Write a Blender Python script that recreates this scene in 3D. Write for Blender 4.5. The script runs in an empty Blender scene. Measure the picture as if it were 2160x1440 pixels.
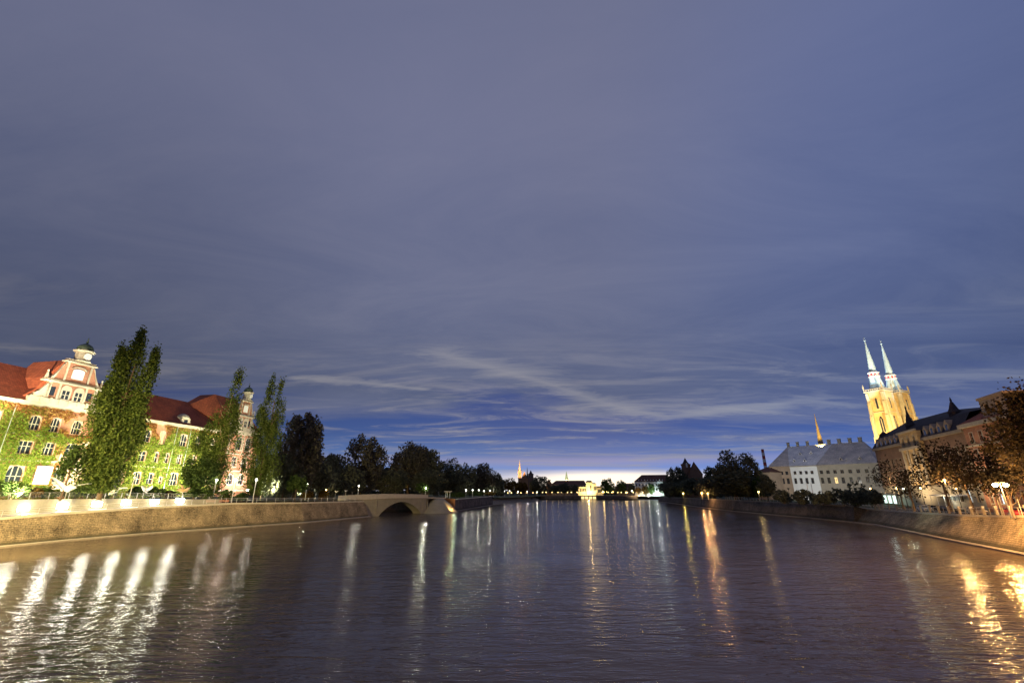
import bpy, math, random
import numpy as np
from mathutils import Vector, Matrix
from mathutils.geometry import tessellate_polygon
random.seed(7)
RNG = np.random.default_rng(11)
S = bpy.context.scene
COL = S.collection
pi = math.pi
R = math.radians

# ---------------------------------------------------------------- camera
F_, H_ = 930.0, 313.0
PITCH = math.atan(H_ / F_)
CZ = 8.5
cam = bpy.data.objects.new('camera', bpy.data.cameras.new('camera'))
COL.objects.link(cam)
cam.location = (0, 0, CZ)
cam.rotation_euler = (pi / 2 + PITCH, 0, 0)
cam.data.sensor_width = 36
cam.data.lens = 36 * F_ / 2160
cam.data.clip_end = 8000
S.camera = cam
S.view_settings.view_transform = 'Standard'
S.view_settings.look = 'None'
S.view_settings.exposure = 0
S.view_settings.gamma = 1
S.cycles.max_bounces = 5
S.cycles.diffuse_bounces = 2
S.cycles.glossy_bounces = 3
S.cycles.transmission_bounces = 3
S.cycles.sample_clamp_indirect = 6
S.cycles.sample_clamp_direct = 0
S.cycles.caustics_reflective = False
S.cycles.caustics_refractive = False
S.cycles.use_light_tree = True
S.cycles.use_denoising = True


# ---------------------------------------------------------------- node helper
class NT:
    def __init__(s, tree):
        s.t = tree
        s.t.nodes.clear()

    def n(s, typ, ins=None, **kw):
        nd = s.t.nodes.new(typ)
        for k, v in kw.items():
            setattr(nd, k, v)
        for k, v in (ins or {}).items():
            sk = nd.inputs[k]
            if isinstance(v, bpy.types.NodeSocket):
                s.t.links.new(v, sk)
            else:
                sk.default_value = v
        return nd

    def m(s, op, a, b=0.0, c=0.0, clamp=False):
        nd = s.n('ShaderNodeMath', {0: a, 1: b, 2: c}, operation=op)
        nd.use_clamp = clamp
        return nd.outputs[0]

    def mix(s, f, a, b, mode='MIX'):
        nd = s.n('ShaderNodeMix', None, data_type='RGBA', blend_type=mode)
        for k, v in ((0, f), (6, a), (7, b)):
            if isinstance(v, bpy.types.NodeSocket):
                s.t.links.new(v, nd.inputs[k])
            else:
                nd.inputs[k].default_value = v
        return nd.outputs[2]

    def ramp(s, f, stops, interp='LINEAR'):
        nd = s.n('ShaderNodeValToRGB', {0: f})
        cr = nd.color_ramp
        cr.interpolation = interp
        while len(cr.elements) > 1:
            cr.elements.remove(cr.elements[-1])
        cr.elements[0].position = stops[0][0]
        cr.elements[0].color = stops[0][1]
        for p, c in stops[1:]:
            e = cr.elements.new(p)
            e.color = c
        return nd.outputs[0]

    def noise(s, vec, scale, detail=3.0, rough=0.55, dist=0.0):
        nd = s.n('ShaderNodeTexNoise', {'Scale': scale, 'Detail': detail, 'Roughness': rough, 'Distortion': dist})
        if vec is not None:
            s.t.links.new(vec, nd.inputs['Vector'])
        return nd.outputs[0]

    def mapv(s, vec, scale=(1, 1, 1), loc=(0, 0, 0), rot=(0, 0, 0)):
        return s.n('ShaderNodeMapping', {'Vector': vec, 'Scale': scale, 'Location': loc, 'Rotation': rot}).outputs[0]


def lin(c):
    return tuple(((v / 255.0) / 12.92 if v / 255.0 <= 0.04045 else ((v / 255.0 + 0.055) / 1.055) ** 2.4) for v in c) + (1.0,)


# ---------------------------------------------------------------- world: dusk sky with layered cloud
def ray(px, py):
    u = px - 1080
    v = 720 - py
    return (u, F_ * math.cos(PITCH) - v * math.sin(PITCH), F_ * math.sin(PITCH) + v * math.cos(PITCH))


def make_world():
    w = bpy.data.worlds.new('World')
    S.world = w
    w.use_nodes = True
    N = NT(w.node_tree)
    tc = N.n('ShaderNodeTexCoord').outputs['Generated']
    sx = N.n('ShaderNodeSeparateXYZ', {0: tc})
    x, y, z = sx.outputs
    zc = N.m('MAXIMUM', z, 0.0)
    # clear air behind the clouds, by height above the horizon
    clear = N.ramp(zc, [(0.0, lin((176, 180, 200))), (0.030, lin((150, 162, 196))), (0.044, lin((100, 132, 190))), (0.060, lin((128, 134, 172))), (0.074, lin((84, 110, 162))), (0.115, lin((62, 86, 140))),
                        (0.17, lin((52, 72, 128))), (0.30, lin((64, 78, 122))), (0.6, lin((84, 92, 132))), (1.0, lin((80, 84, 118)))])
    sky = N.n('ShaderNodeTexSky', None, sky_type='NISHITA')
    sky.sun_disc = False
    sky.sun_elevation = R(1.0)
    sky.sun_rotation = R(10)
    sky.altitude = 0
    sky.air_density = 1.0
    skyw = N.mix(1.0, sky.outputs[0], (0.0025, 0.0025, 0.0025, 1), 'MULTIPLY')
    base = N.mix(1.0, clear, skyw, 'ADD')
    # cloud sheet: project the direction on a flat layer
    zz = N.m('ADD', zc, 0.07)
    cx = N.m('DIVIDE', x, zz)
    cy = N.m('DIVIDE', y, zz)
    cv = N.n('ShaderNodeCombineXYZ', {0: cx, 1: cy, 2: 0.0}).outputs[0]
    warp = N.noise(N.mapv(cv, (0.5, 0.5, 1), (3, 1, 0)), 1.0, 2)
    big = N.noise(N.mapv(cv, (0.30, 0.62, 1), (1.7, 0.45, 0), (0, 0, R(-18))), 1.0, 5, 0.55, 0.5)
    fine = N.noise(N.mapv(cv, (0.75, 1.9, 1), (7.2, 2.0, 0), (0, 0, R(-22))), 1.0, 6, 0.62, 0.8)
    hi = N.m('SUBTRACT', zc, 0.16)
    cover = N.m('ADD', N.m('MULTIPLY', hi, 1.9), N.m('MULTIPLY', N.m('MAXIMUM', x, 0.0), 0.22))                       # overcast overhead, broken low down
    d0 = N.m('ADD', N.m('MULTIPLY', big, 0.75), N.m('MULTIPLY', fine, 0.25))
    dens = N.m('ADD', d0, N.m('MINIMUM', cover, 0.28))
    mask = N.n('ShaderNodeMapRange', {0: dens, 1: 0.42, 2: 0.60, 3: 0.0, 4: 1.0}, interpolation_type='SMOOTHSTEP').outputs[0]
    ccol = N.ramp(zc, [(0.0, lin((168, 158, 176))), (0.07, lin((112, 118, 148))), (0.2, lin((92, 99, 122))), (0.4, lin((104, 109, 133))),
                       (0.7, lin((108, 112, 138))), (1.0, lin((101, 106, 133)))])
    tone = N.noise(N.mapv(cv, (0.8, 1.7, 1), (9, 4, 0), (0, 0, R(-20))), 1.0, 7, 0.66, 0.8)
    ccol = N.mix(N.n('ShaderNodeMapRange', {0: zc, 1: 0.25, 2: 0.7, 3: 1.0, 4: 0.35}).outputs[0], ccol, N.ramp(tone, [(0.3, (0.78, 0.82, 0.90, 1)), (0.7, (1.22, 1.17, 1.10, 1))]), 'MULTIPLY')
    col = N.mix(N.m('MULTIPLY', mask, 0.85), base, ccol)
    # thin pale streaks still catching the light, low towards the sunset
    st = N.noise(N.mapv(cv, (0.62, 1.7, 1), (4.1, 0.55, 0), (0, 0, R(12))), 1.0, 8, 0.68, 1.0)
    stm = N.n('ShaderNodeMapRange', {0: st, 1: 0.46, 2: 0.68, 3: 0.0, 4: 1.0}, interpolation_type='SMOOTHSTEP').outputs[0]
    band = N.ramp(zc, [(0.0, (0.9, 0.9, 0.9, 1)), (0.1, (1, 1, 1, 1)), (0.22, (0.6, 0.6, 0.6, 1)), (0.34, (0, 0, 0, 1))])
    stm = N.m('MULTIPLY', stm, N.m('MULTIPLY', band, 0.7))
    col = N.mix(stm, col, lin((150, 146, 150)))
    # three long ribbons of lit cloud on the same layer

    def ribbon(col, pts, width, amt, seed):
        best = None
        for (ax, ay), (bx, by) in zip(pts[:-1], pts[1:]):
            ra, rb = Vector(ray(ax, ay)).normalized(), Vector(ray(bx, by)).normalized()
            a = (ra.x / (ra.z + 0.07), ra.y / (ra.z + 0.07))
            b = (rb.x / (rb.z + 0.07), rb.y / (rb.z + 0.07))
            dx, dy = b[0] - a[0], b[1] - a[1]
            L2 = dx * dx + dy * dy
            t = N.m('DIVIDE', N.m('ADD', N.m('MULTIPLY', N.m('SUBTRACT', wx, a[0]), dx), N.m('MULTIPLY', N.m('SUBTRACT', wy, a[1]), dy)), L2, clamp=True)
            ex = N.m('SUBTRACT', wx, N.m('ADD', N.m('MULTIPLY', t, dx), a[0]))
            ey = N.m('SUBTRACT', wy, N.m('ADD', N.m('MULTIPLY', t, dy), a[1]))
            d = N.m('SQRT', N.m('ADD', N.m('MULTIPLY', ex, ex), N.m('MULTIPLY', ey, ey)))
            best = d if best is None else N.m('MINIMUM', best, d)
        nz = N.noise(N.mapv(cv, (1.1, 3.2, 1), (seed, seed, 0)), 1.0, 8, 0.68, 1.2)
        w_ = N.m('MULTIPLY', N.m('ADD', nz, -0.32), width * 6.5)
        k = N.m('SUBTRACT', 1.0, N.m('DIVIDE', best, N.m('MAXIMUM', w_, 0.001)), clamp=True)
        return N.mix(N.m('MULTIPLY', N.m('MULTIPLY', k, amt), N.m('MULTIPLY', nz, 1.8), clamp=True), col, lin((146, 144, 150)))

    wob = N.noise(N.mapv(cv, (0.8, 0.8, 1), (2, 8, 0)), 1.0, 3)
    wx = N.m('ADD', cx, N.m('MULTIPLY', N.m('SUBTRACT', wob, 0.5), 0.25))
    wy = N.m('ADD', cy, N.m('MULTIPLY', N.m('SUBTRACT', wob, 0.5), 0.35))
    col = ribbon(col, [(930, 745), (1130, 800), (1260, 845), (1400, 880), (1620, 862)], 0.17, 0.55, 3)
    col = ribbon(col, [(620, 796), (760, 805), (885, 818)], 0.09, 0.6, 9)
    col = ribbon(col, [(1500, 868), (1700, 845), (1800, 858)], 0.17, 0.6, 15)
    # azimuth: the sides and the zenith away from the sunset are dimmer
    h = N.m('SQRT', N.m('ADD', N.m('MULTIPLY', x, x), N.m('MULTIPLY', y, y)))
    sdir = (math.sin(R(11)), math.cos(R(11)))
    ca = N.m('DIVIDE', N.m('ADD', N.m('MULTIPLY', x, sdir[0]), N.m('MULTIPLY', y, sdir[1])), N.m('MAXIMUM', h, 0.001))
    dim = N.n('ShaderNodeMapRange', {0: ca, 1: 0.55, 2: 1.0, 3: 0.62, 4: 1.06}, interpolation_type='SMOOTHSTEP').outputs[0]
    dimz = N.mix(N.m('MULTIPLY', zc, 1.1, clamp=True), dim, (1, 1, 1, 1))
    col = N.mix(1.0, col, dimz, 'MULTIPLY')
    side = N.n('ShaderNodeMapRange', {0: x, 1: 0.1, 2: 0.75, 3: 0.0, 4: 1.0}, interpolation_type='SMOOTHSTEP').outputs[0]
    col = N.mix(side, col, N.mix(1.0, col, (0.78, 0.92, 1.16, 1), 'MULTIPLY'))
    # the last light on the horizon
    ang = N.m('POWER', N.m('MAXIMUM', ca, 0.0), 75.0)
    edge = N.noise(N.mapv(tc, (3, 3, 60), (0, 0, 0)), 1.0, 3)
    zz2 = N.m('ADD', zc, N.m('MULTIPLY', N.m('SUBTRACT', edge, 0.5), 0.012))
    glow = N.m('MULTIPLY', N.n('ShaderNodeMapRange', {0: zz2, 1: 0.018, 2: 0.044, 3: 1.0, 4: 0.0}, interpolation_type='SMOOTHSTEP').outputs[0], ang)
    col = N.mix(N.m('MINIMUM', N.m('MULTIPLY', glow, 1.5), 1.0), col, (1.25, 1.08, 0.84, 1))
    bg = N.n('ShaderNodeBackground', {'Color': col, 'Strength': 1.12})
    out = N.n('ShaderNodeOutputWorld')
    w.node_tree.links.new(bg.outputs[0], out.inputs[0])


make_world()


# ---------------------------------------------------------------- where a ray through the frame meets the place
def PZ(px, py, z):
    r = ray(px, py)
    t = (z - CZ) / r[2]
    return Vector((r[0] * t, r[1] * t, z))


def PD(px, py, D):
    r = ray(px, py)
    t = D / math.hypot(r[0], r[1])
    return Vector((r[0] * t, r[1] * t, CZ + r[2] * t))


def proj(x, y, z):
    dz = z - CZ
    f = y * math.cos(PITCH) + dz * math.sin(PITCH)
    u = -y * math.sin(PITCH) + dz * math.cos(PITCH)
    return 1080 + F_ * x / f, 720 - F_ * u / f


def zfor(x, y, fy, z0=4.5):
    """height of a point standing at x, y that the photograph shows on the row fy(column)"""
    z = z0
    for _ in range(12):
        px, py = proj(x, y, z)
        px2, py2 = proj(x, y, z + 0.1)
        z += (py - fy(px)) * 0.1 / max(1e-6, (py - py2))
    return z


def interp(pts):
    xs = [p[0] for p in pts]
    ys = [p[1] for p in pts]
    return lambda v: float(np.interp(v, xs, ys))


# ---------------------------------------------------------------- mesh builder
class MB:
    def __init__(s):
        s.v = []
        s.f = []

    def add(s, vs, fs):
        o = len(s.v)
        s.v += [tuple(p) for p in vs]
        s.f += [tuple(i + o for i in f) for f in fs]
        return s

    def box(s, x0, x1, y0, y1, z0, z1):
        return s.add([(x0, y0, z0), (x1, y0, z0), (x1, y1, z0), (x0, y1, z0), (x0, y0, z1), (x1, y0, z1), (x1, y1, z1), (x0, y1, z1)],
                     [(0, 3, 2, 1), (4, 5, 6, 7), (0, 1, 5, 4), (1, 2, 6, 5), (2, 3, 7, 6), (3, 0, 4, 7)])

    def prism(s, poly, y0, y1):
        """poly of (x, z) pushed from y0 to y1"""
        n = len(poly)
        vs = [(p[0], y0, p[1]) for p in poly] + [(p[0], y1, p[1]) for p in poly]
        tri = tessellate_polygon([[Vector((p[0], p[1], 0)) for p in poly]])
        fs = [tuple(t) for t in tri] + [tuple(i + n for i in reversed(t)) for t in tri]
        fs += [(i, (i + 1) % n, (i + 1) % n + n, i + n) for i in range(n)]
        return s.add(vs, fs)

    def prismx(s, poly, x0, x1):
        """poly of (y, z) pushed from x0 to x1"""
        n = len(poly)
        vs = [(x0, p[0], p[1]) for p in poly] + [(x1, p[0], p[1]) for p in poly]
        tri = tessellate_polygon([[Vector((p[0], p[1], 0)) for p in poly]])
        fs = [tuple(t) for t in tri] + [tuple(i + n for i in reversed(t)) for t in tri]
        fs += [(i, (i + 1) % n, (i + 1) % n + n, i + n) for i in range(n)]
        return s.add(vs, fs)

    def tube(s, p0, p1, r0, r1=None, n=8, caps=True):
        r1 = r0 if r1 is None else r1
        p0 = Vector(p0)
        p1 = Vector(p1)
        d = (p1 - p0)
        if d.length < 1e-6:
            return s
        d.normalize()
        a = d.orthogonal().normalized()
        b = d.cross(a)
        vs = []
        for p, r in ((p0, r0), (p1, r1)):
            for i in range(n):
                t = 2 * pi * i / n
                vs.append(p + a * (r * math.cos(t)) + b * (r * math.sin(t)))
        fs = [(i, (i + 1) % n, (i + 1) % n + n, i + n) for i in range(n)]
        if caps:
            fs += [tuple(range(n - 1, -1, -1)), tuple(range(n, 2 * n))]
        return s.add(vs, fs)

    def lathe(s, prof, n=12, cx=0, cy=0, rot=0.0, sx=1, sy=1):
        vs = []
        for r, z in prof:
            for i in range(n):
                t = 2 * pi * i / n + rot
                vs.append((cx + sx * r * math.cos(t), cy + sy * r * math.sin(t), z))
        fs = []
        for k in range(len(prof) - 1):
            for i in range(n):
                j = (i + 1) % n
                fs.append((k * n + i, k * n + j, (k + 1) * n + j, (k + 1) * n + i))
        fs += [tuple(range(n - 1, -1, -1)), tuple(range((len(prof) - 1) * n, len(prof) * n))]
        return s.add(vs, fs)

    def quad(s, a, b, c, d):
        return s.add([a, b, c, d], [(0, 1, 2, 3)])

    def build(s, name, m, parent=None, smooth=False, bevel=0):
        me = bpy.data.meshes.new(name)
        me.from_pydata(s.v, [], s.f)
        me.validate()
        if m:
            me.materials.append(m)
        if smooth:
            me.polygons.foreach_set('use_smooth', [True] * len(me.polygons))
        o = bpy.data.objects.new(name, me)
        COL.objects.link(o)
        if parent:
            o.parent = parent
        if bevel:
            b = o.modifiers.new('bevel', 'BEVEL')
            b.width = bevel
            b.segments = 2
        return o


def tag(o, label=None, cat=None, group=None, kind=None):
    if label:
        o['label'] = label
    if cat:
        o['category'] = cat
    if group:
        o['group'] = group
    if kind:
        o['kind'] = kind
    return o


def thing(name, label, cat, loc=(0, 0, 0), rz=0.0, group=None):
    o = bpy.data.objects.new(name, None)
    COL.objects.link(o)
    o.location = loc
    o.rotation_euler = (0, 0, rz)
    o.empty_display_size = 0.5
    return tag(o, label, cat, group)


def copy_tree(o, parent=None):
    c = o.copy()
    COL.objects.link(c)
    if parent:
        c.parent = parent
    for ch in o.children:
        copy_tree(ch, c)
    return c


def lamp(name, kind, loc, energy, color, parent=None, radius=0.1, spot=None, aim=None, blend=0.5):
    l = bpy.data.lights.new(name, kind)
    l.energy = energy
    l.color = color
    l.shadow_soft_size = radius
    if kind == 'SPOT':
        l.spot_size = R(spot or 90)
        l.spot_blend = blend
    o = bpy.data.objects.new(name, l)
    COL.objects.link(o)
    if parent:
        o.parent = parent
    o.location = loc
    if aim is not None:
        d = Vector(aim) - Vector(loc)
        o.rotation_euler = d.to_track_quat('-Z', 'Y').to_euler()
    return o


# ---------------------------------------------------------------- materials
MATS = {}


def pbr(name, color, rough=0.8, var=0.25, scale=1.0, spec=0.3, bump=0.0, metallic=0.0, color2=None, stretch=(1, 1, 1)):
    if name in MATS:
        return MATS[name]
    m = bpy.data.materials.new(name)
    m.use_nodes = True
    N = NT(m.node_tree)
    pos = N.mapv(N.n('ShaderNodeTexCoord').outputs['Object'], stretch)
    n1 = N.noise(pos, scale, 6, 0.65)
    n2 = N.noise(pos, scale * 7.3, 3, 0.6)
    t = N.m('ADD', N.m('MULTIPLY', n1, 0.65), N.m('MULTIPLY', n2, 0.35))
    c = Vector(color)
    lo = tuple(c * (1 - var)) + (1,)
    hi = (tuple(c * (1 + var)) if color2 is None else tuple(color2)) + (1,)
    col = N.ramp(t, [(0.32, lo), (0.68, hi)])
    b = N.n('ShaderNodeBsdfPrincipled', {'Base Color': col, 'Roughness': rough, 'Metallic': metallic, 'Specular IOR Level': spec})
    if bump:
        bp = N.n('ShaderNodeBump', {'Strength': bump, 'Distance': 0.1, 'Height': t})
        m.node_tree.links.new(bp.outputs[0], b.inputs['Normal'])
    o = N.n('ShaderNodeOutputMaterial')
    m.node_tree.links.new(b.outputs[0], o.inputs[0])
    MATS[name] = m
    return m


def brickmat(name, c1, c2, mortar, bw=0.5, bh=0.16, ms=0.02, var=0.3, plane='xz', rough=0.85, patch=None, tide=False):
    """courses laid in the object's own x (along) and z (up)"""
    m = bpy.data.materials.new(name)
    m.use_nodes = True
    N = NT(m.node_tree)
    tc = N.n('ShaderNodeTexCoord').outputs['Object']
    sp = N.n('ShaderNodeSeparateXYZ', {0: tc}).outputs
    along = N.m('ADD', sp[0], sp[1])
    v = N.n('ShaderNodeCombineXYZ', {0: along, 1: sp[2], 2: 0.0}).outputs[0]
    br = N.n('ShaderNodeTexBrick', {'Vector': v, 'Color1': c1 + (1,), 'Color2': c2 + (1,), 'Mortar': mortar + (1,), 'Scale': 1.0,
                                    'Mortar Size': ms, 'Mortar Smooth': 0.3, 'Brick Width': bw, 'Row Height': bh})
    n = N.noise(tc, 0.35, 5, 0.6)
    n2 = N.noise(tc, 4.0, 4, 0.7)
    col = N.mix(1.0, br.outputs[0], N.ramp(N.m('ADD', N.m('MULTIPLY', n, 0.5), N.m('MULTIPLY', n2, 0.5)),
                                           [(0.35, (1 - var,) * 3 + (1,)), (0.65, (1 + var,) * 3 + (1,))]), 'MULTIPLY')
    if patch:
        col = N.mix(N.n('ShaderNodeMapRange', {0: n, 1: 0.5, 2: 0.62}).outputs[0], col, patch + (1,))
    if tide:      # damp algae band with a ragged upper edge, and run-off stains below the coping
        zt = N.m('SUBTRACT', sp[2], N.m('MULTIPLY', n2, 0.9))
        col = N.mix(N.n('ShaderNodeMapRange', {0: zt, 1: 0.0, 2: 0.55, 3: 0.8, 4: 0.0}).outputs[0], col, (0.035, 0.035, 0.02, 1))
        st = N.noise(N.mapv(N.n('ShaderNodeCombineXYZ', {0: along, 1: N.m('MULTIPLY', sp[2], 0.12), 2: 0.0}).outputs[0], (0.9, 1, 1)), 1.0, 5, 0.7)
        col = N.mix(N.n('ShaderNodeMapRange', {0: st, 1: 0.55, 2: 0.72, 3: 0.0, 4: 0.55}).outputs[0], col, (0.06, 0.05, 0.035, 1))
    bp = N.n('ShaderNodeBump', {'Strength': 0.5, 'Distance': 0.03, 'Height': N.m('ADD', br.outputs[1], N.m('MULTIPLY', n2, -0.8))})
    bp.invert = True
    b = N.n('ShaderNodeBsdfPrincipled', {'Base Color': col, 'Roughness': rough, 'Specular IOR Level': 0.25, 'Normal': bp.outputs[0]})
    o = N.n('ShaderNodeOutputMaterial')
    m.node_tree.links.new(b.outputs[0], o.inputs[0])
    return m


def leafmat(name, c1, c2, c3, trans=0.35):
    m = bpy.data.materials.new(name)
    m.use_nodes = True
    N = NT(m.node_tree)
    g = N.n('ShaderNodeNewGeometry')
    pos = N.noise(g.outputs['Position'], 0.35, 3, 0.6)
    rnd = g.outputs['Random Per Island']
    t = N.m('ADD', N.m('MULTIPLY', rnd, 0.6), N.m('MULTIPLY', pos, 0.4))
    col = N.ramp(t, [(0.15, c1 + (1,)), (0.5, c2 + (1,)), (0.85, c3 + (1,))])
    d = N.n('ShaderNodeBsdfDiffuse', {'Color': col})
    tr = N.n('ShaderNodeBsdfTranslucent', {'Color': col})
    mx = N.n('ShaderNodeMixShader', {0: trans})
    m.node_tree.links.new(d.outputs[0], mx.inputs[1])
    m.node_tree.links.new(tr.outputs[0], mx.inputs[2])
    o = N.n('ShaderNodeOutputMaterial')
    m.node_tree.links.new(mx.outputs[0], o.inputs[0])
    return m


def emis(name, color, strength):
    m = bpy.data.materials.new(name)
    m.use_nodes = True
    N = NT(m.node_tree)
    e = N.n('ShaderNodeEmission', {'Color': color + (1,), 'Strength': strength})
    o = N.n('ShaderNodeOutputMaterial')
    m.node_tree.links.new(e.outputs[0], o.inputs[0])
    return m


def tilemat(name, c, c2, pitchw=0.35):
    """roof tiles: rows across the slope with weathering"""
    m = bpy.data.materials.new(name)
    m.use_nodes = True
    N = NT(m.node_tree)
    tc = N.n('ShaderNodeTexCoord').outputs['Object']
    sp = N.n('ShaderNodeSeparateXYZ', {0: tc}).outputs
    v = N.n('ShaderNodeCombineXYZ', {0: N.m('ADD', sp[0], N.m('MULTIPLY', sp[1], 0.4)), 1: sp[2], 2: 0.0}).outputs[0]
    br = N.n('ShaderNodeTexBrick', {'Vector': v, 'Color1': c + (1,), 'Color2': c2 + (1,), 'Mortar': tuple(k * 0.45 for k in c) + (1,), 'Scale': 1.0,
                                    'Mortar Size': 0.03, 'Mortar Smooth': 0.5, 'Brick Width': 0.45, 'Row Height': pitchw})
    n = N.noise(tc, 0.25, 5, 0.65)
    n2 = N.noise(tc, 2.5, 3, 0.6)
    col = N.mix(1.0, br.outputs[0], N.ramp(N.m('ADD', N.m('MULTIPLY', n, 0.6), N.m('MULTIPLY', n2, 0.4)), [(0.35, (0.6, 0.6, 0.62, 1)), (0.65, (1.25, 1.2, 1.15, 1))]), 'MULTIPLY')
    b = N.n('ShaderNodeBsdfPrincipled', {'Base Color': col, 'Roughness': 0.8, 'Specular IOR Level': 0.25})
    o = N.n('ShaderNodeOutputMaterial')
    m.node_tree.links.new(b.outputs[0], o.inputs[0])
    return m


M = dict(
    redbrick=brickmat('red brick', (0.38, 0.16, 0.09), (0.29, 0.11, 0.07), (0.35, 0.28, 0.22), 0.5, 0.15, 0.012),
    stone=pbr('sandstone trim', (0.38, 0.33, 0.26), 0.8, 0.2, 0.8, bump=0.2),
    pink=pbr('pink sandstone', (0.50, 0.36, 0.29), 0.8, 0.2, 0.8, bump=0.2),
    darkstone=pbr('sooty stone', (0.24, 0.20, 0.16), 0.85, 0.3, 0.7, bump=0.2),
    redtile=tilemat('red clay tile', (0.37, 0.105, 0.05), (0.28, 0.075, 0.04)),
    browntile=tilemat('brown clay tile', (0.16, 0.075, 0.05), (0.11, 0.05, 0.04)),
    darktile=tilemat('dark slate', (0.055, 0.045, 0.05), (0.035, 0.03, 0.038)),
    greytile=tilemat('weathered grey brown tile', (0.62, 0.58, 0.52), (0.52, 0.48, 0.44)),
    lamplit_tile=tilemat('pale lamplit tile', (0.80, 0.81, 0.81), (0.72, 0.74, 0.75)),  # lighter tile for the corner section, lamplight put into the colour
    copper=pbr('dark verdigris copper', (0.07, 0.10, 0.07), 0.5, 0.4, 1.0),
    pane=pbr('dark window glass', (0.02, 0.025, 0.035), 0.12, 0.3, 0.5, spec=0.6),
    frame=pbr('pale window frame', (0.34, 0.30, 0.25), 0.6, 0.12, 2.0),
    wood=pbr('brown frame', (0.10, 0.07, 0.05), 0.7, 0.2, 2.0),
    plaster=pbr('grey plaster', (0.30, 0.27, 0.22), 0.9, 0.18, 0.5, bump=0.1),
    plaster_pale=pbr('white plaster', (0.66, 0.68, 0.68), 0.9, 0.08, 0.5, bump=0.05),
    plaster_brown=pbr('brown plaster', (0.30, 0.23, 0.17), 0.9, 0.25, 0.5, bump=0.1),
    plaster_dark=brickmat('dark brick', (0.24, 0.14, 0.09), (0.18, 0.10, 0.07), (0.14, 0.11, 0.09), 0.5, 0.16, 0.02),
    cream=pbr('cream stucco', (0.55, 0.47, 0.33), 0.85, 0.15, 0.4, bump=0.1),
    gothic=brickmat('pale gothic brick', (0.52, 0.36, 0.17), (0.42, 0.28, 0.13), (0.40, 0.32, 0.22), 0.9, 0.35, 0.03, 0.35),
    spire=pbr('pale blue zinc sheet', (0.56, 0.68, 0.73), 0.55, 0.12, 0.3, stretch=(1, 1, 0.3)),
    orange_brick=brickmat('orange brick', (0.40, 0.20, 0.09), (0.30, 0.15, 0.07), (0.22, 0.16, 0.11), 0.5, 0.18, 0.02),
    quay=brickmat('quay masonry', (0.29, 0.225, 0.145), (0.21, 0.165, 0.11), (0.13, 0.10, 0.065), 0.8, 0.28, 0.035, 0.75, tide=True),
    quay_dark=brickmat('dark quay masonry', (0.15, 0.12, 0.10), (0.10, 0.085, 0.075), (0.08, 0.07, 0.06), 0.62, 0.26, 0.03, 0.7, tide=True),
    coping=pbr('pale granite coping', (0.46, 0.42, 0.35), 0.8, 0.15, 1.0),
    paving=pbr('granite paving', (0.30, 0.27, 0.22), 0.85, 0.18, 1.5),
    asphalt=pbr('asphalt', (0.055, 0.052, 0.05), 0.8, 0.25, 1.0),
    soil=pbr('park ground', (0.045, 0.06, 0.025), 0.95, 0.4, 0.3),
    grass=pbr('grass', (0.06, 0.10, 0.025), 0.95, 0.4, 0.6),
    concrete=pbr('board marked concrete', (0.26, 0.24, 0.19), 0.85, 0.2, 0.5, bump=0.1),
    steel=pbr('brushed steel', (0.52, 0.52, 0.52), 0.4, 0.1, 3.0, metallic=0.5),
    pole=pbr('grey painted pole', (0.42, 0.42, 0.40), 0.5, 0.1, 3.0),
    pole_dark=pbr('dark painted pole', (0.06, 0.06, 0.06), 0.5, 0.1, 3.0),
    white=pbr('white painted resin', (0.72, 0.72, 0.70), 0.5, 0.05, 2.0),
    tan=pbr('tan painted resin', (0.62, 0.42, 0.22), 0.5, 0.1, 2.0),
    bark=pbr('bark', (0.12, 0.085, 0.055), 0.95, 0.35, 2.0, bump=0.4, stretch=(1, 1, 0.3)),
    bark_pale=pbr('pale poplar bark', (0.34, 0.26, 0.17), 0.95, 0.35, 2.0, bump=0.4, stretch=(1, 1, 0.3)),
    tyre=pbr('rubber', (0.02, 0.02, 0.02), 0.8, 0.1),
    rim=pbr('alloy', (0.45, 0.45, 0.47), 0.35, 0.1, metallic=0.8),
    redpaint=pbr('red car paint', (0.45, 0.02, 0.02), 0.3, 0.05, spec=0.6),
    beigepaint=pbr('silver beige car paint', (0.48, 0.42, 0.32), 0.35, 0.05, spec=0.6),
    blackpaint=pbr('black car paint', (0.03, 0.03, 0.035), 0.25, 0.05, spec=0.6),
    whitepaint=pbr('white car paint', (0.75, 0.75, 0.74), 0.35, 0.04, spec=0.6),
    boatwhite=pbr('white hull', (0.7, 0.7, 0.7), 0.4, 0.05),
    banner=pbr('white banner cloth', (0.85, 0.85, 0.85), 0.8, 0.02),
    redwhite_r=pbr('red signal paint', (0.42, 0.06, 0.05), 0.6, 0.1),
    redwhite_w=pbr('white signal paint', (0.65, 0.62, 0.6), 0.6, 0.1),
    darkcloth=pbr('dark clothing', (0.03, 0.03, 0.04), 0.9, 0.2, 5.0),
    skin=pbr('skin', (0.35, 0.20, 0.14), 0.6, 0.1, 5.0),
    benchred=pbr('reddish bench slats', (0.38, 0.16, 0.10), 0.6, 0.2, 3.0),
)
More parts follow.
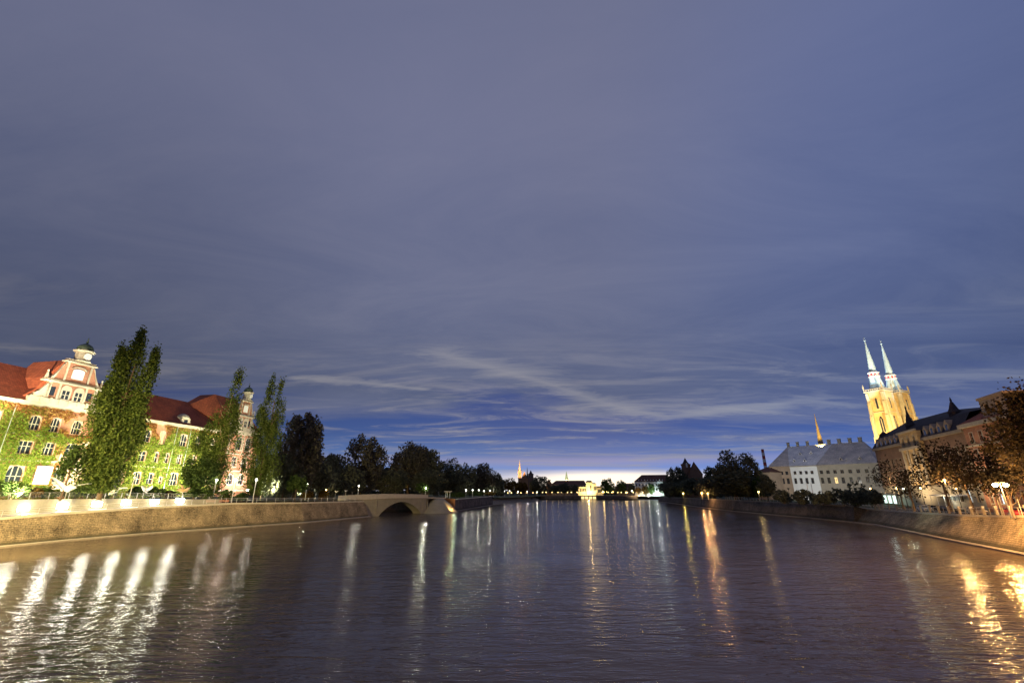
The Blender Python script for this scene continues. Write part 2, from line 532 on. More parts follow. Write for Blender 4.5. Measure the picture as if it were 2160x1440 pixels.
LEAF = dict(
    poplar=leafmat('poplar leaves', (0.04, 0.07, 0.022), (0.10, 0.15, 0.035), (0.20, 0.25, 0.06)),
    dark=leafmat('dark foliage', (0.06, 0.066, 0.054), (0.10, 0.11, 0.08), (0.15, 0.16, 0.10)),
    darkpurple=leafmat('dusky foliage', (0.066, 0.064, 0.058), (0.105, 0.10, 0.08), (0.15, 0.145, 0.10)),
    green=leafmat('green foliage', (0.03, 0.05, 0.018), (0.06, 0.10, 0.03), (0.11, 0.16, 0.045)),
    autumn=leafmat('autumn foliage', (0.06, 0.045, 0.02), (0.12, 0.075, 0.025), (0.20, 0.13, 0.035)),
    brown=leafmat('brown foliage', (0.018, 0.016, 0.012), (0.034, 0.027, 0.018), (0.06, 0.044, 0.025)),
    ivy=leafmat('ivy leaves', (0.07, 0.11, 0.02), (0.165, 0.215, 0.035), (0.32, 0.35, 0.07), 0.2),
    ivyred=leafmat('reddening ivy leaves', (0.22, 0.08, 0.035), (0.32, 0.15, 0.055), (0.40, 0.28, 0.09), 0.2),
    bush=leafmat('shrub leaves', (0.025, 0.045, 0.015), (0.055, 0.09, 0.025), (0.10, 0.15, 0.04)),
)
E = dict(
    lampwhite=emis('white lamp', (1.0, 0.93, 0.78), 16),
    lampsoft=emis('soft white lamp', (1.0, 0.95, 0.8), 14),
    lampyellow=emis('sodium lamp', (1.0, 0.62, 0.16), 30),
    lamporange=emis('orange lamp', (1.0, 0.45, 0.10), 18),
    flood=emis('flood lamp', (1.0, 0.97, 0.88), 45),
    shop=emis('lit shop window', (0.75, 1.0, 0.9), 1.6),
    window_warm=emis('warm lit window', (1.0, 0.72, 0.3), 1.6),
    window_cool=emis('cool lit window', (0.8, 0.95, 1.0), 1.8),
    red=emis('red tail light', (1.0, 0.05, 0.03), 8),
    signgreen=emis('small lit sign', (1.0, 0.85, 0.5), 2.0),
    galleryred=emis('red gallery lamp', (1.0, 0.12, 0.12), 1.2),
)


# ---------------------------------------------------------------- foliage
def leaf_object(name, P, size, mat, parent=None, up=0.0, aspect=1.0):
    n = len(P)
    a = RNG.normal(size=(n, 3))
    a /= np.linalg.norm(a, axis=1)[:, None]
    b = RNG.normal(size=(n, 3))
    if up:
        a = a * (1 - up) + np.array([0, 0, 1.0]) * up
        a /= np.linalg.norm(a, axis=1)[:, None]
    b -= (b * a).sum(1)[:, None] * a
    b /= np.linalg.norm(b, axis=1)[:, None]
    s = (size * (0.6 + 0.8 * RNG.random(n)))[:, None]
    V = np.empty((n, 4, 3), dtype=np.float32)
    V[:, 0] = P - a * s * 0.5 * aspect
    V[:, 1] = P + b * s * 0.38
    V[:, 2] = P + a * s * 0.5 * aspect
    V[:, 3] = P - b * s * 0.38
    me = bpy.data.meshes.new(name)
    me.vertices.add(4 * n)
    me.vertices.foreach_set('co', V.reshape(-1))
    me.loops.add(4 * n)
    me.loops.foreach_set('vertex_index', np.arange(4 * n, dtype=np.int32))
    me.polygons.add(n)
    me.polygons.foreach_set('loop_start', np.arange(0, 4 * n, 4, dtype=np.int32))
    me.update(calc_edges=True)
    me.materials.append(mat)
    o = bpy.data.objects.new(name, me)
    COL.objects.link(o)
    if parent:
        o.parent = parent
    return o


def round_crown(n, rad, h, lobes=14, base=0.12, rag=0.16):
    """leaf positions of a broad crown: lobes on an ellipsoid, leaves mostly on the lobes' outsides"""
    P = []
    zc = h * (0.5 + base / 2)
    hz = h * (0.5 - base / 2)
    C = []
    for i in range(lobes):
        d = RNG.normal(size=3)
        d /= np.linalg.norm(d)
        k = 0.35 + 0.33 * RNG.random()
        c = np.array([d[0] * rad * k, d[1] * rad * k, zc + d[2] * hz * k * 1.05])
        r = (0.30 + 0.20 * RNG.random())
        C.append((c, r))
    for i in range(lobes * 3):
        d = RNG.normal(size=3)
        d /= np.linalg.norm(d)
        if d[2] < -0.75:
            continue
        k = 0.72 + 0.2 * RNG.random()
        C.append((np.array([d[0] * rad * k, d[1] * rad * k, zc + d[2] * hz * k]), 0.12 + 0.10 * RNG.random()))
    wts = np.array([c[1] ** 2 for c in C])
    wts /= wts.sum()
    idx = RNG.choice(len(C), size=n, p=wts)
    d = RNG.normal(size=(n, 3))
    d /= np.linalg.norm(d, axis=1)[:, None]
    cs = np.array([c[0] for c in C])[idx]
    rs = np.array([c[1] for c in C])[idx]
    rr = rs * (0.55 + 0.5 * RNG.random(n) ** 0.6 + rag * RNG.normal(size=n) * 0.5)
    return cs + d * np.stack([rr * rad, rr * rad, rr * hz], 1)


def poplar_crown(n, rad, h, plumes):
    """plumes: (dx, dy, top fraction, width fraction) of narrow upswept columns made of many small sprays"""
    P = []
    w = np.array([p[2] * p[3] for p in plumes])
    w /= w.sum()
    for (dx, dy, top, wf), k in zip(plumes, (w * n).astype(int)):
        ns = max(30, k // 45)
        t = RNG.random(ns) ** 0.85
        z = t * h * top
        prof = 1.45 * (t + 0.05) ** 0.62 * (1.02 - t) ** 0.72
        a = RNG.random(ns) * 2 * pi
        q = np.sqrt(RNG.random(ns)) * prof * rad * wf
        lean = 0.35 + 0.65 * t
        cs = np.stack([dx * lean + np.cos(a) * q, dy * lean + np.sin(a) * q, z], 1)
        idx = RNG.integers(0, ns, k)
        u = RNG.normal(size=(k, 3)) * np.array([0.55, 0.55, 1.5]) * (0.6 + 0.4 * (1 - t[idx]))[:, None]
        out = cs[idx] + u
        out[:, 0] += (out[:, 0] - dx) * 0.06 * u[:, 2]
        P.append(out)
    P = np.concatenate(P)
    return P[P[:, 2] > 0]


def trunk_object(h, r, limbs, reach, mat, parent, zlimb=0.35, lean=0):
    mb = MB()
    p = Vector((0, 0, -0.3))
    seg = 5
    pts = [p]
    for i in range(seg):
        p = p + Vector((random.uniform(-1, 1) * r * 0.5, random.uniform(-1, 1) * r * 0.5, (h * 0.8 + 0.3) / seg))
        pts.append(p)
    for i in range(seg):
        mb.tube(pts[i], pts[i + 1], r * (1 - 0.8 * i / seg), r * (1 - 0.8 * (i + 1) / seg), 8, False)
    for i in range(limbs):
        t = zlimb + (0.95 - zlimb) * i / limbs
        k = t * seg * 0.95
        a = pts[int(k)].lerp(pts[min(seg, int(k) + 1)], k - int(k))
        ang = random.random() * 2 * pi
        L = reach * random.uniform(0.6, 1.0) * (1.1 - 0.5 * t)
        b = a + Vector((math.cos(ang) * L * 0.55, math.sin(ang) * L * 0.55, L * 0.45))
        c = b + Vector((math.cos(ang + 0.3) * L * 0.35, math.sin(ang + 0.3) * L * 0.35, L * 0.5))
        rr = r * 0.38 * (1 - 0.6 * t)
        mb.tube(a, b, rr, rr * 0.6, 6, False)
        mb.tube(b, c, rr * 0.6, rr * 0.2, 6, False)
    return mb.build('trunk', mat, parent, smooth=True)


TREES = {}


def tree(label, px, py_top, D, zg, halfw_px, leaf='dark', n=5000, size=0.6, kind='round', group=None, base=0.12, lobes=14, name='broadleaf_tree',
         bark='bark', proto=None, plumes=None, rag=0.16, wfac=1.0):
    """tree whose top shows at (px, py_top), standing D metres away; halfw_px is the half width of its crown in the photograph"""
    top = PD(px, py_top, D)
    h = top.z - zg
    dist = math.hypot(D, top.z - CZ)
    rad = halfw_px * wfac * D * 1.0 / math.hypot(F_ * 1.02, (px - 1080) * 0.75)
    t = thing(name, label, 'tree', (top.x, top.y, zg), random.random() * 6.28, group)
    key = (proto, leaf)
    if proto is not None and key in TREES:
        src, h0, r0 = TREES[key]
        for ch in src.children:
            c = ch.copy()
            COL.objects.link(c)
            c.parent = t
        t.scale = (rad / r0, rad / r0, h / h0)
        return t
    if kind == 'round':
        P = round_crown(n, rad, h, lobes, base, rag)
        trunk_object(h, max(0.18, h * 0.018), 7, rad * 0.9, M[bark], t, 0.3)
    else:
        P = poplar_crown(n, rad, h - 1.0, plumes)
        P[:, 2] += 1.0
        trunk_object(h, max(0.3, h * 0.014), 9, rad * 0.8, M[bark], t, 0.1)
        t.rotation_euler = (0, 0, 0)
    leaf_object('crown', P, size, LEAF[leaf], t)
    if proto is not None:
        TREES[key] = (t, h, rad)
    return t


def bush(label, x, y, zg, rad, h, leaf='bush', n=900, size=0.3, group='shrubs along the museum front', name='shrub'):
    t = thing(name, label, 'shrub', (x, y, zg), random.random() * 6, group)
    P = round_crown(n, rad, h * 1.1, 7, -0.05, 0.2)
    P = P[P[:, 2] > 0]
    leaf_object('foliage', P, size, LEAF[leaf], t)
    mb = MB()
    for i in range(5):
        a = i * 1.3
        mb.tube((0, 0, -0.1), (math.cos(a) * rad * 0.5, math.sin(a) * rad * 0.5, h * 0.7), 0.05, 0.02, 5, False)
    mb.build('stem', M['bark'], t)
    return t


# ================================================================ banks, ground and water
def offset(poly, d):
    """shift a polyline of (x, y) sideways by d (positive = to the left of travel)"""
    out = []
    for i, p in enumerate(poly):
        a = Vector(poly[max(0, i - 1)])
        b = Vector(poly[min(len(poly) - 1, i + 1)])
        t = (b - a).normalized()
        out.append((p[0] - t.y * d, p[1] + t.x * d))
    return out


def strip(mb, A, B):
    """quads between two polylines of xyz"""
    for i in range(len(A) - 1):
        mb.quad(A[i], A[i + 1], B[i + 1], B[i])


# left bank, travelling upstream to downstream (away from the camera)
LW = [(-92, -60), (-87, 0), (-83, 45), (-79.6, 74), (-77.8, 85), (-73.5, 98), (-65, 113), (-56.2, 129), (-47.2, 157)]
f_ltop = interp([(-400, 1125), (0, 1093), (150, 1081), (300, 1071), (420, 1063.5), (500, 1061), (640, 1060), (780, 1056.5)])
LT2 = offset(LW, 2.4)
LT = [Vector((x, y, 4.2 if y < 70 else zfor(x, y, f_ltop))) for x, y in LT2]
LWv = [Vector((x, y, -0.8)) for x, y in LW]
LB2 = offset(LW, 8.6)       # foot of the terrace wall behind the promenade
LB = [Vector((x, y, LT[i].z + 0.02)) for i, (x, y) in enumerate(LB2)]
UPZ = [6.9, 6.9, 6.9, 6.85, 6.75, 6.6, 6.1]


def on_poly(poly, px, py=1050.0):
    """point of a polyline (xyz) seen in column px"""
    for i in range(len(poly) - 1):
        a, b = poly[i], poly[i + 1]
        pa = proj(*a)[0]
        pb = proj(*b)[0]
        if a[1] > 20 and (pa - px) * (pb - px) <= 0 and pa != pb:
            lo, hi = 0.0, 1.0
            for _ in range(30):
                m = (lo + hi) / 2
                q = Vector(a).lerp(Vector(b), m)
                if (proj(*q)[0] - px) * (pa - px) > 0:
                    lo = m
                else:
                    hi = m
            return Vector(a).lerp(Vector(b), (lo + hi) / 2)
    return None


RW = [(20, -60), (46, 0), (60, 40), (70.6, 67), (78.5, 87.5), (86, 105), (92, 120), (94, 131), (94.5, 152), (93, 175), (92.5, 198), (98, 250), (109.6, 329), (112, 360)]
f_rtop = interp([(1395, 1048), (1540, 1054), (1700, 1062), (1845, 1075), (2000, 1085), (2160, 1093), (2500, 1120)])
bat = [4.5] * 7 + [4.2, 1.2, 1.2, 1.2, 1.2, 1.2, 1.2]
RT = []
for i, p in enumerate(RW):
    q = offset(RW, -bat[i])[i]
    RT.append(Vector((q[0], q[1], 5.0 if q[1] < 66 else zfor(q[0], q[1], f_rtop))))
RWv = [Vector((x, y, -0.8)) for x, y in RW]
q7 = offset(RW, -1.2)[7]
RTF = [Vector((q7[0], q7[1], RT[8].z + 0.05))] + RT[8:]

# second piece of the left bank, past the arched bridge
QW = [(-25.5, 193), (-24, 198), (-18, 240), (-11.4, 283)]
f_qtop = interp([(900, 1054), (955, 1053), (1043, 1046)])
QT = [Vector((x - 0.6, y, zfor(x - 0.6, y, f_qtop))) for x, y in QW]

# water
mw = bpy.data.materials.new('river water')
mw.use_nodes = True
N = NT(mw.node_tree)
gp = N.n('ShaderNodeNewGeometry').outputs['Position']
wv1 = N.noise(N.mapv(gp, (0.26, 0.90, 1), (0, 0, 0), (0, 0, R(10))), 1.0, 3, 0.55, 0.8)
wv2 = N.noise(N.mapv(gp, (1.0, 3.0, 1), (0, 0, 0), (0, 0, R(-14))), 1.0, 2, 0.5, 0.6)
wv3 = N.noise(N.mapv(gp, (0.03, 0.09, 1), (5, 0, 0), (0, 0, R(20))), 1.0, 3, 0.5)
calm = N.ramp(wv3, [(0.35, (0.45, 0.45, 0.45, 1)), (0.65, (1, 1, 1, 1))])
hgt = N.m('ADD', N.m('MULTIPLY', wv1, 1.0), N.m('MULTIPLY', wv2, 0.30))
hgt = N.m('MULTIPLY', hgt, calm)
bp = N.n('ShaderNodeBump', {'Strength': 1.0, 'Distance': 0.22, 'Height': hgt})
pb = N.n('ShaderNodeBsdfPrincipled', {'Base Color': (0.092, 0.066, 0.046, 1), 'Roughness': 0.13, 'IOR': 1.34, 'Specular IOR Level': 0.5, 'Normal': bp.outputs[0]})
o_ = N.n('ShaderNodeOutputMaterial')
mw.node_tree.links.new(pb.outputs[0], o_.inputs[0])
mb = MB()
mb.quad((-3000, -400, 0), (3000, -400, 0), (3000, 3500, 0), (-3000, 3500, 0))
tag(mb.build('water', mw), 'dark rippled river between the two stone quays', 'river', kind='structure')


def ground_sheet(name, pts, mat, label):
    tri = tessellate_polygon([[Vector((p[0], p[1], 0)) for p in pts]])
    mb = MB()
    fs = []
    for t in tri:
        a, b, c = [Vector(pts[i]) for i in t]
        fs.append(tuple(t) if (b - a).cross(c - a).z > 0 else tuple(reversed(t)))
    mb.add(pts, fs)
    return tag(mb.build(name, mat), label, 'ground', kind='structure')


GL = []
for i in range(len(LB)):
    z = UPZ[i] if i < 7 else (5.6 if i == 7 else 5.4)
    GL.append((LB[i].x - 0.25, LB[i].y, z))
GL += [(-50.5, 158, 5.2), (-66, 172, 4.6), (-58, 190, 4.6), (-32, 189, 5.0)]
GL += [(q.x - 0.2, q.y, q.z - 0.02) for q in QT]
FAR = [(-11.5, 300, 3.6), (4, 350, 3.4), (26, 424, 3.0), (34, 462, 2.6), (80, 466, 2.6), (150, 470, 2.6)]
GL += FAR + [(175, 480, 2.6), (260, 3000, 3), (-3000, 3000, 3), (-3000, -400, 7), (-101, -400, 7)]
ground_sheet('ground', GL, M['soil'], 'dark park ground of the left bank and the far bank')
GR = [(q.x + 0.2, q.y, q.z - 0.02) for q in RT] + [(150, 470, 3.6), (175, 480, 3.0), (260, 3000, 3), (3000, 3000, 5), (3000, -400, 5), (30, -400, 5)]
ground_sheet('ground', GR, M['soil'], 'dark ground of the right bank below the old buildings')

# promenade on the left, between coping and terrace wall
mb = MB()
strip(mb, [p + Vector((0, 0, 0.02)) for p in LT], [p + Vector((0, 0, 0.02)) for p in LB])
tag(mb.build('promenade', M['paving']), 'pale paved promenade along the left quay', 'promenade', kind='structure')
# road and pavement on the right
RD1 = [Vector((x, y, RT[i].z + 0.03)) for i, (x, y) in enumerate(offset([(p.x, p.y) for p in RT], -3.0))]
RD2 = [Vector((x, y, RT[i].z + 0.03)) for i, (x, y) in enumerate(offset([(p.x, p.y) for p in RT], -10.0))]
RD3 = [Vector((x, y, RT[i].z + 0.15)) for i, (x, y) in enumerate(offset([(p.x, p.y) for p in RT], -13.5))]
k = 9
mb = MB()
strip(mb, [p + Vector((0, 0, 0.15)) for p in RT[:k]], [p + Vector((0, 0, 0.12)) for p in RD1[:k]])
strip(mb, [p + Vector((0, 0, 0.12)) for p in RD1[:k]], RD1[:k])
tag(mb.build('pavement', M['paving']), 'narrow riverside pavement with a kerb behind the right railing', 'pavement', kind='structure')
mb = MB()
strip(mb, RD1[:k], RD2[:k])
tag(mb.build('road', M['asphalt']), 'asphalt street with parked cars on the right bank', 'road', kind='structure')
mb = MB()
strip(mb, [p + Vector((0, 0, 0.12)) for p in RD2[:k]], RD3[:k])
strip(mb, RD2[:k], [p + Vector((0, 0, 0.12)) for p in RD2[:k]])
tag(mb.build('pavement', M['paving']), 'pavement at the foot of the old brick building on the right', 'pavement', kind='structure')


def quay(name, label, W, T, mat, ledge=True, coping=0.7, side=1, cop_mat='coping', ledge_mat='darkstone'):
    t = thing(name, label, 'quay wall')
    mb = MB()
    strip(mb, W, T)
    mb.build('wall_face', mat, t)
    o1 = offset([(p.x, p.y) for p in T], -0.12 * side)
    o2 = offset([(p.x, p.y) for p in T], coping * side)
    A = [Vector((o1[i][0], o1[i][1], T[i].z)) for i in range(len(T))]
    B = [Vector((o2[i][0], o2[i][1], T[i].z)) for i in range(len(T))]
    u = Vector((0, 0, 0.16))
    d = Vector((0, 0, -0.22))
    mb = MB()
    strip(mb, [a + d for a in A], [a + u for a in A])
    strip(mb, [a + u for a in A], [b + u for b in B])
    strip(mb, [b + u for b in B], [b + d for b in B])
    mb.build('coping', M[cop_mat], t)
    if ledge:
        l1 = offset([(p.x, p.y) for p in W], -0.55 * side)
        l2 = offset([(p.x, p.y) for p in W], 0.35 * side)
        mb = MB()
        A = [Vector((x, y, -0.6)) for x, y in l1]
        B = [Vector((x, y, 0.22)) for x, y in l1]
        C_ = [Vector((x, y, 0.30)) for x, y in l2]
        strip(mb, A, B)
        mb.build('ledge', M['darkstone'], t)
        mb = MB()
        strip(mb, B, C_)
        mb.build('ledge_top', M[ledge_mat], t)
    return t


quay('quay_wall', 'long yellow-lit stone quay wall below the ivy covered museum', LWv, LT, M['quay'], ledge_mat='coping')
quay('quay_wall', 'sloping stone embankment with railing along the street on the right bank', RWv[:8], RT[:8], M['quay'], side=-1)
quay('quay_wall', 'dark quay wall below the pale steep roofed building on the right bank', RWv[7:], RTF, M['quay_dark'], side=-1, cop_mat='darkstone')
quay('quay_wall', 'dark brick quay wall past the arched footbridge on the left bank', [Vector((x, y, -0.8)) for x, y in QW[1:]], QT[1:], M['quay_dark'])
mb = MB()
a, b, c = RWv[7], RT[7], RTF[0]
mb.add([tuple(a), tuple(b), (c.x, c.y, c.z), (c.x + 0.3, c.y + 0.3, -0.8), (a.x + 4, a.y - 0.5, -0.8)], [(0, 1, 2), (0, 2, 3), (1, 4, 3, 2)])
tag(mb.build('quay_corner', M['quay_dark']), 'dark masonry corner where the sloping embankment meets the darker quay wall', 'quay wall')
# end wall lit orange beside the conical bank of the bridge
mb = MB()
a0 = Vector((-38.0, 197, 0))
a1 = Vector((QW[1][0], QW[1][1], 0))
za, zb = 6.0, QT[1].z + 0.2
mb.add([(a0.x, a0.y, -0.8), (a1.x, a1.y - 0.3, -0.8), (a1.x, a1.y - 0.3, zb), (a0.x, a0.y - 0.3, za),
        (a0.x, a0.y + 0.6, -0.8), (a1.x, a1.y + 0.6, -0.8), (a1.x, a1.y + 0.6, zb), (a0.x, a0.y + 0.6, za)],
       [(0, 1, 2, 3), (5, 4, 7, 6), (3, 2, 6, 7), (1, 5, 6, 2), (4, 0, 3, 7)])
tag(mb.build('brick_wing_wall', M['orange_brick']), 'short orange lit brick wall between the arched bridge and the dark quay wall', 'wall')

# stepped grassy bank further down the left side
mb = MB()
bank = [(-11.4, 284, 0), (4.5, 348, 0), (25.6, 421, 0)]
for i, (s_, z_) in enumerate([(0.0, 0.35), (2.0, 1.2), (4.0, 2.1), (6.0, 3.0)]):
    A = [Vector((x - s_, y + s_ * 0.3, z_)) for x, y, _ in bank]
    B = [Vector((x - s_ - 2.0, y + (s_ + 2) * 0.3, z_)) for x, y, _ in bank]
    L = [Vector((x - s_, y + s_ * 0.3, z_ - 0.95)) for x, y, _ in bank]
    strip(mb, L, A)
    strip(mb, A, B)
tag(mb.build('stone_steps', M['plaster']), 'broad pale stone steps going down to the river on the left bank', 'steps')


# ---------------------------------------------------------------- railings
def railing(name, label, pts, h, post, mat, bars=3, thick=0.03, pw=0.04, panel=False, group=None, cat='railing'):
    """posts along a polyline every `post` metres, top rail and bars between them"""
    t = thing(name, label, cat, group=group)
    pm, rm = MB(), MB()
    L = 0
    for i in range(len(pts) - 1):
        a, b = Vector(pts[i]), Vector(pts[i + 1])
        n = max(1, round((b - a).length / post))
        for k in range(n + (i == len(pts) - 2)):
            q = a.lerp(b, k / n)
            if L == 0:
                pm.tube((0, 0, 0), (0, 0, h), pw, pw, 4)
                L = pm.build('post', M[mat], t)
                L.location = q
            else:
                o = L.copy()
                COL.objects.link(o)
                o.location = q
        for k in range(bars):
            z = Vector((0, 0, h * (1 - k / max(1, bars) * 0.85)))
            rm.tube(a + z, b + z, thick * (1.4 if k == 0 else 0.7), None, 4, False)
    rm.build('rails', M[mat], t)
    return t


def sub_poly(poly, px0, px1, n=2):
    out = [on_poly(poly, px0)]
    for p in poly:
        c = proj(*p)[0]
        if p[1] > 30 and px0 + 2 < c < px1 - 2:
            out.append(Vector(p))
    out.append(on_poly(poly, px1))
    return [o for o in out if o is not None]


LTc = [p + Vector((0, 0, 0.16)) for p in LT]
railing('river_railing', 'thin steel railing on the coping of the left quay', [Vector((-89, 20, 4.4))] + sub_poly(LTc, 2, 778), 1.05, 2.6, 'steel', 3)
# terrace wall behind the promenade with its upper railing
UB = [Vector((LB[i].x, LB[i].y, UPZ[i])) for i in range(7)]
t = thing('terrace_wall', 'pale low terrace wall with recessed lamps behind the left promenade', 'wall')
mb = MB()
fr = [Vector((p.x, p.y, p.z)) for p in LB[:7]]
up = [Vector((p.x, p.y, p.z + 0.15)) for p in UB]
of = offset([(p.x, p.y) for p in UB], 0.4)
bk = [Vector((of[i][0], of[i][1], up[i].z)) for i in range(7)]
strip(mb, fr, up)
strip(mb, up, bk)
mb.build('wall_face', M['concrete'], t)
railing('terrace_railing', 'taller steel railing with many bars on the terrace wall below the museum',
        [Vector((p.x - 0.2, p.y, p.z + 0.15)) for p in UB[1:]], 1.15, 3.1, 'steel', 5, 0.02, 0.05)

# recessed lamps of the terrace wall: glowing niche boxes over the promenade
wall_lamp = thing('wall_lamp', 'x', 'lamp')
mb = MB()
mb.box(-0.95, 0.95, -0.08, 0.0, 0.45, 1.45)
mb.build('lamp_housing', M['steel'], wall_lamp)
mb = MB()
mb.box(-0.88, 0.88, -0.10, -0.083, 0.52, 1.38)
mb.build('lamp_panel', E['flood'], wall_lamp)
LAMPX = [45, 128, 201, 263, 323, 377]
ordn = ['widest and nearest glowing lamp recess at the frame edge', 'second glowing lamp recess, below the first white bird sculpture',
        'third glowing lamp recess, left of the big poplar foot', 'fourth glowing lamp recess, by the foot of a street lamp',
        'fifth glowing lamp recess, right of the big poplar', 'last glowing lamp recess where the terrace wall ends']
wl = [wall_lamp] + [copy_tree(wall_lamp) for _ in range(5)]
for i, px in enumerate(LAMPX):
    q = on_poly(fr, px)
    a = on_poly(fr, px - 6)
    dirv = (q - a)
    rz = math.atan2(dirv.y, dirv.x)
    wl[i].location = q
    wl[i].rotation_euler = (0, 0, rz)
    sc = 1.0
    tag(wl[i], ordn[i] + ' of the terrace wall', 'wall lamp', 'lamps of the terrace wall')
    lamp('wall_lamp_light', 'POINT', (0, -0.6, 1.05), 520, (1.0, 0.92, 0.68), wl[i], 0.25)


# ---------------------------------------------------------------- arched footbridge at the side channel
BA, BB = Vector((-50.2, 156.0, 0)), Vector((-27.5, 193.0, 0))
bd = (BB - BA)
BL = bd.length
brz = math.atan2(bd.y, bd.x)
t = thing('arched_footbridge', 'concrete footbridge with one flat arch and smooth pale parapet over the side channel', 'bridge', BA, brz)
W_ = 4.0
mb = MB()
arc = []
a0_, a1_ = 8.0, BL * 0.68
for i in range(21):
    q = i / 20
    arc.append((a0_ + (a1_ - a0_) * q, -0.3 + 4.7 * math.sin(pi * q) ** 0.75))
top = [(BL * 0.62, 5.55), (BL * 0.3, 5.7), (0.2, 5.45), (0.2, -0.8), (a0_, -0.8)]
mb.prism(arc + [(a1_, -0.8), (BL * 0.74, -0.8), (BL * 0.74, 5.3)] + top, 0, W_)
mb.build('arch', M['concrete'], t)
mb = MB()
mb.prism([(-6, 5.35), (0, 5.46), (BL * 0.3, 5.72), (BL * 0.62, 5.56), (BL, 5.2), (BL, 5.6), (BL * 0.62, 5.95), (BL * 0.3, 6.1), (0, 5.85), (-6, 5.7)], -0.25, W_ + 0.25)
mb.build('deck', M['coping'], t)
mb = MB()
pf = [(-6, 5.7), (0, 5.85), (BL * 0.3, 6.1), (BL * 0.62, 5.95), (BL * 0.75, 5.8), (BL * 0.75, 6.7), (BL * 0.62, 6.95), (BL * 0.3, 7.2), (0, 6.95), (-6, 6.75)]
mb.prism(pf, -0.22, -0.08)
mb.build('parapet', M['coping'], t)
mb = MB()
mb.prism(pf, W_ + 0.05, W_ + 0.2)
mb.build('parapet', M['coping'], t)
for x in (a0_ - 1.4, a1_ + 0.6, a1_ + 3.0, a1_ - 1.2):
    MB().box(x, x + 0.35, -0.12, -0.002, 1.0, 5.4).build('pilaster', M['concrete'], t)
# conical bank at the bridge end
mb = MB()
cx_, cy_ = BA.x + bd.x * 0.86, BA.y + bd.y * 0.86
mb.lathe([(8.8, -0.8), (7.6, 0.3), (4.6, 3.2), (2.2, 5.0), (1.6, 5.25)], 28, cx_ + 1.2, cy_ + 1.0)
tag(mb.build('conical_bank', M['concrete'], smooth=True), 'cone shaped paved bank at the end of the arched footbridge', 'embankment')
railing('footbridge_railing', 'thin dark railing between the arched bridge and the orange brick wall', [BA + bd * 0.76 + Vector((0, 0, 5.4)), Vector((-33, 196, 5.5)), Vector((-27, 197.5, 5.4))], 1.1, 1.3, 'pole_dark', 2)
# channel sides so that the water under the arch has walls
mb = MB()
ch = [Vector((-50.5, 158, 0)), Vector((-66, 172, 0)), Vector((-58, 190, 0)), Vector((-38, 197, 0))]
for i in range(3):
    a, b = ch[i], ch[i + 1]
    mb.quad((a.x, a.y, -0.8), (b.x, b.y, -0.8), (b.x, b.y, 4.9), (a.x, a.y, 5.0))
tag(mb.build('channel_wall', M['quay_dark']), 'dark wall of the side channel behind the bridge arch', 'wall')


# ================================================================ facades
def wall_with_holes(mb, x0, x1, z0, z1, holes, y=0.0, depth=0.35):
    """flat wall from x0 to x1 with rectangular openings (xa, xb, za, zb) and their reveals"""
    xs = sorted({x0, x1} | {h[0] for h in holes} | {h[1] for h in holes})
    zs = sorted({z0, z1} | {h[2] for h in holes} | {h[3] for h in holes})
    xs = [v for v in xs if x0 <= v <= x1]
    zs = [v for v in zs if z0 <= v <= z1]
    for i in range(len(xs) - 1):
        for k in range(len(zs) - 1):
            cx, cz = (xs[i] + xs[i + 1]) / 2, (zs[k] + zs[k + 1]) / 2
            if any(h[0] < cx < h[1] and h[2] < cz < h[3] for h in holes):
                continue
            mb.quad((xs[i], y, zs[k]), (xs[i + 1], y, zs[k]), (xs[i + 1], y, zs[k + 1]), (xs[i], y, zs[k + 1]))
    for a, b, c, d in holes:
        mb.quad((a, y, c), (a, y, d), (a, y + depth, d), (a, y + depth, c))
        mb.quad((b, y, d), (b, y, c), (b, y + depth, c), (b, y + depth, d))
        mb.quad((a, y, c), (a, y + depth, c), (b, y + depth, c), (b, y, c))
        mb.quad((a, y, d), (b, y, d), (b, y + depth, d), (a, y + depth, d))


WIN = {}


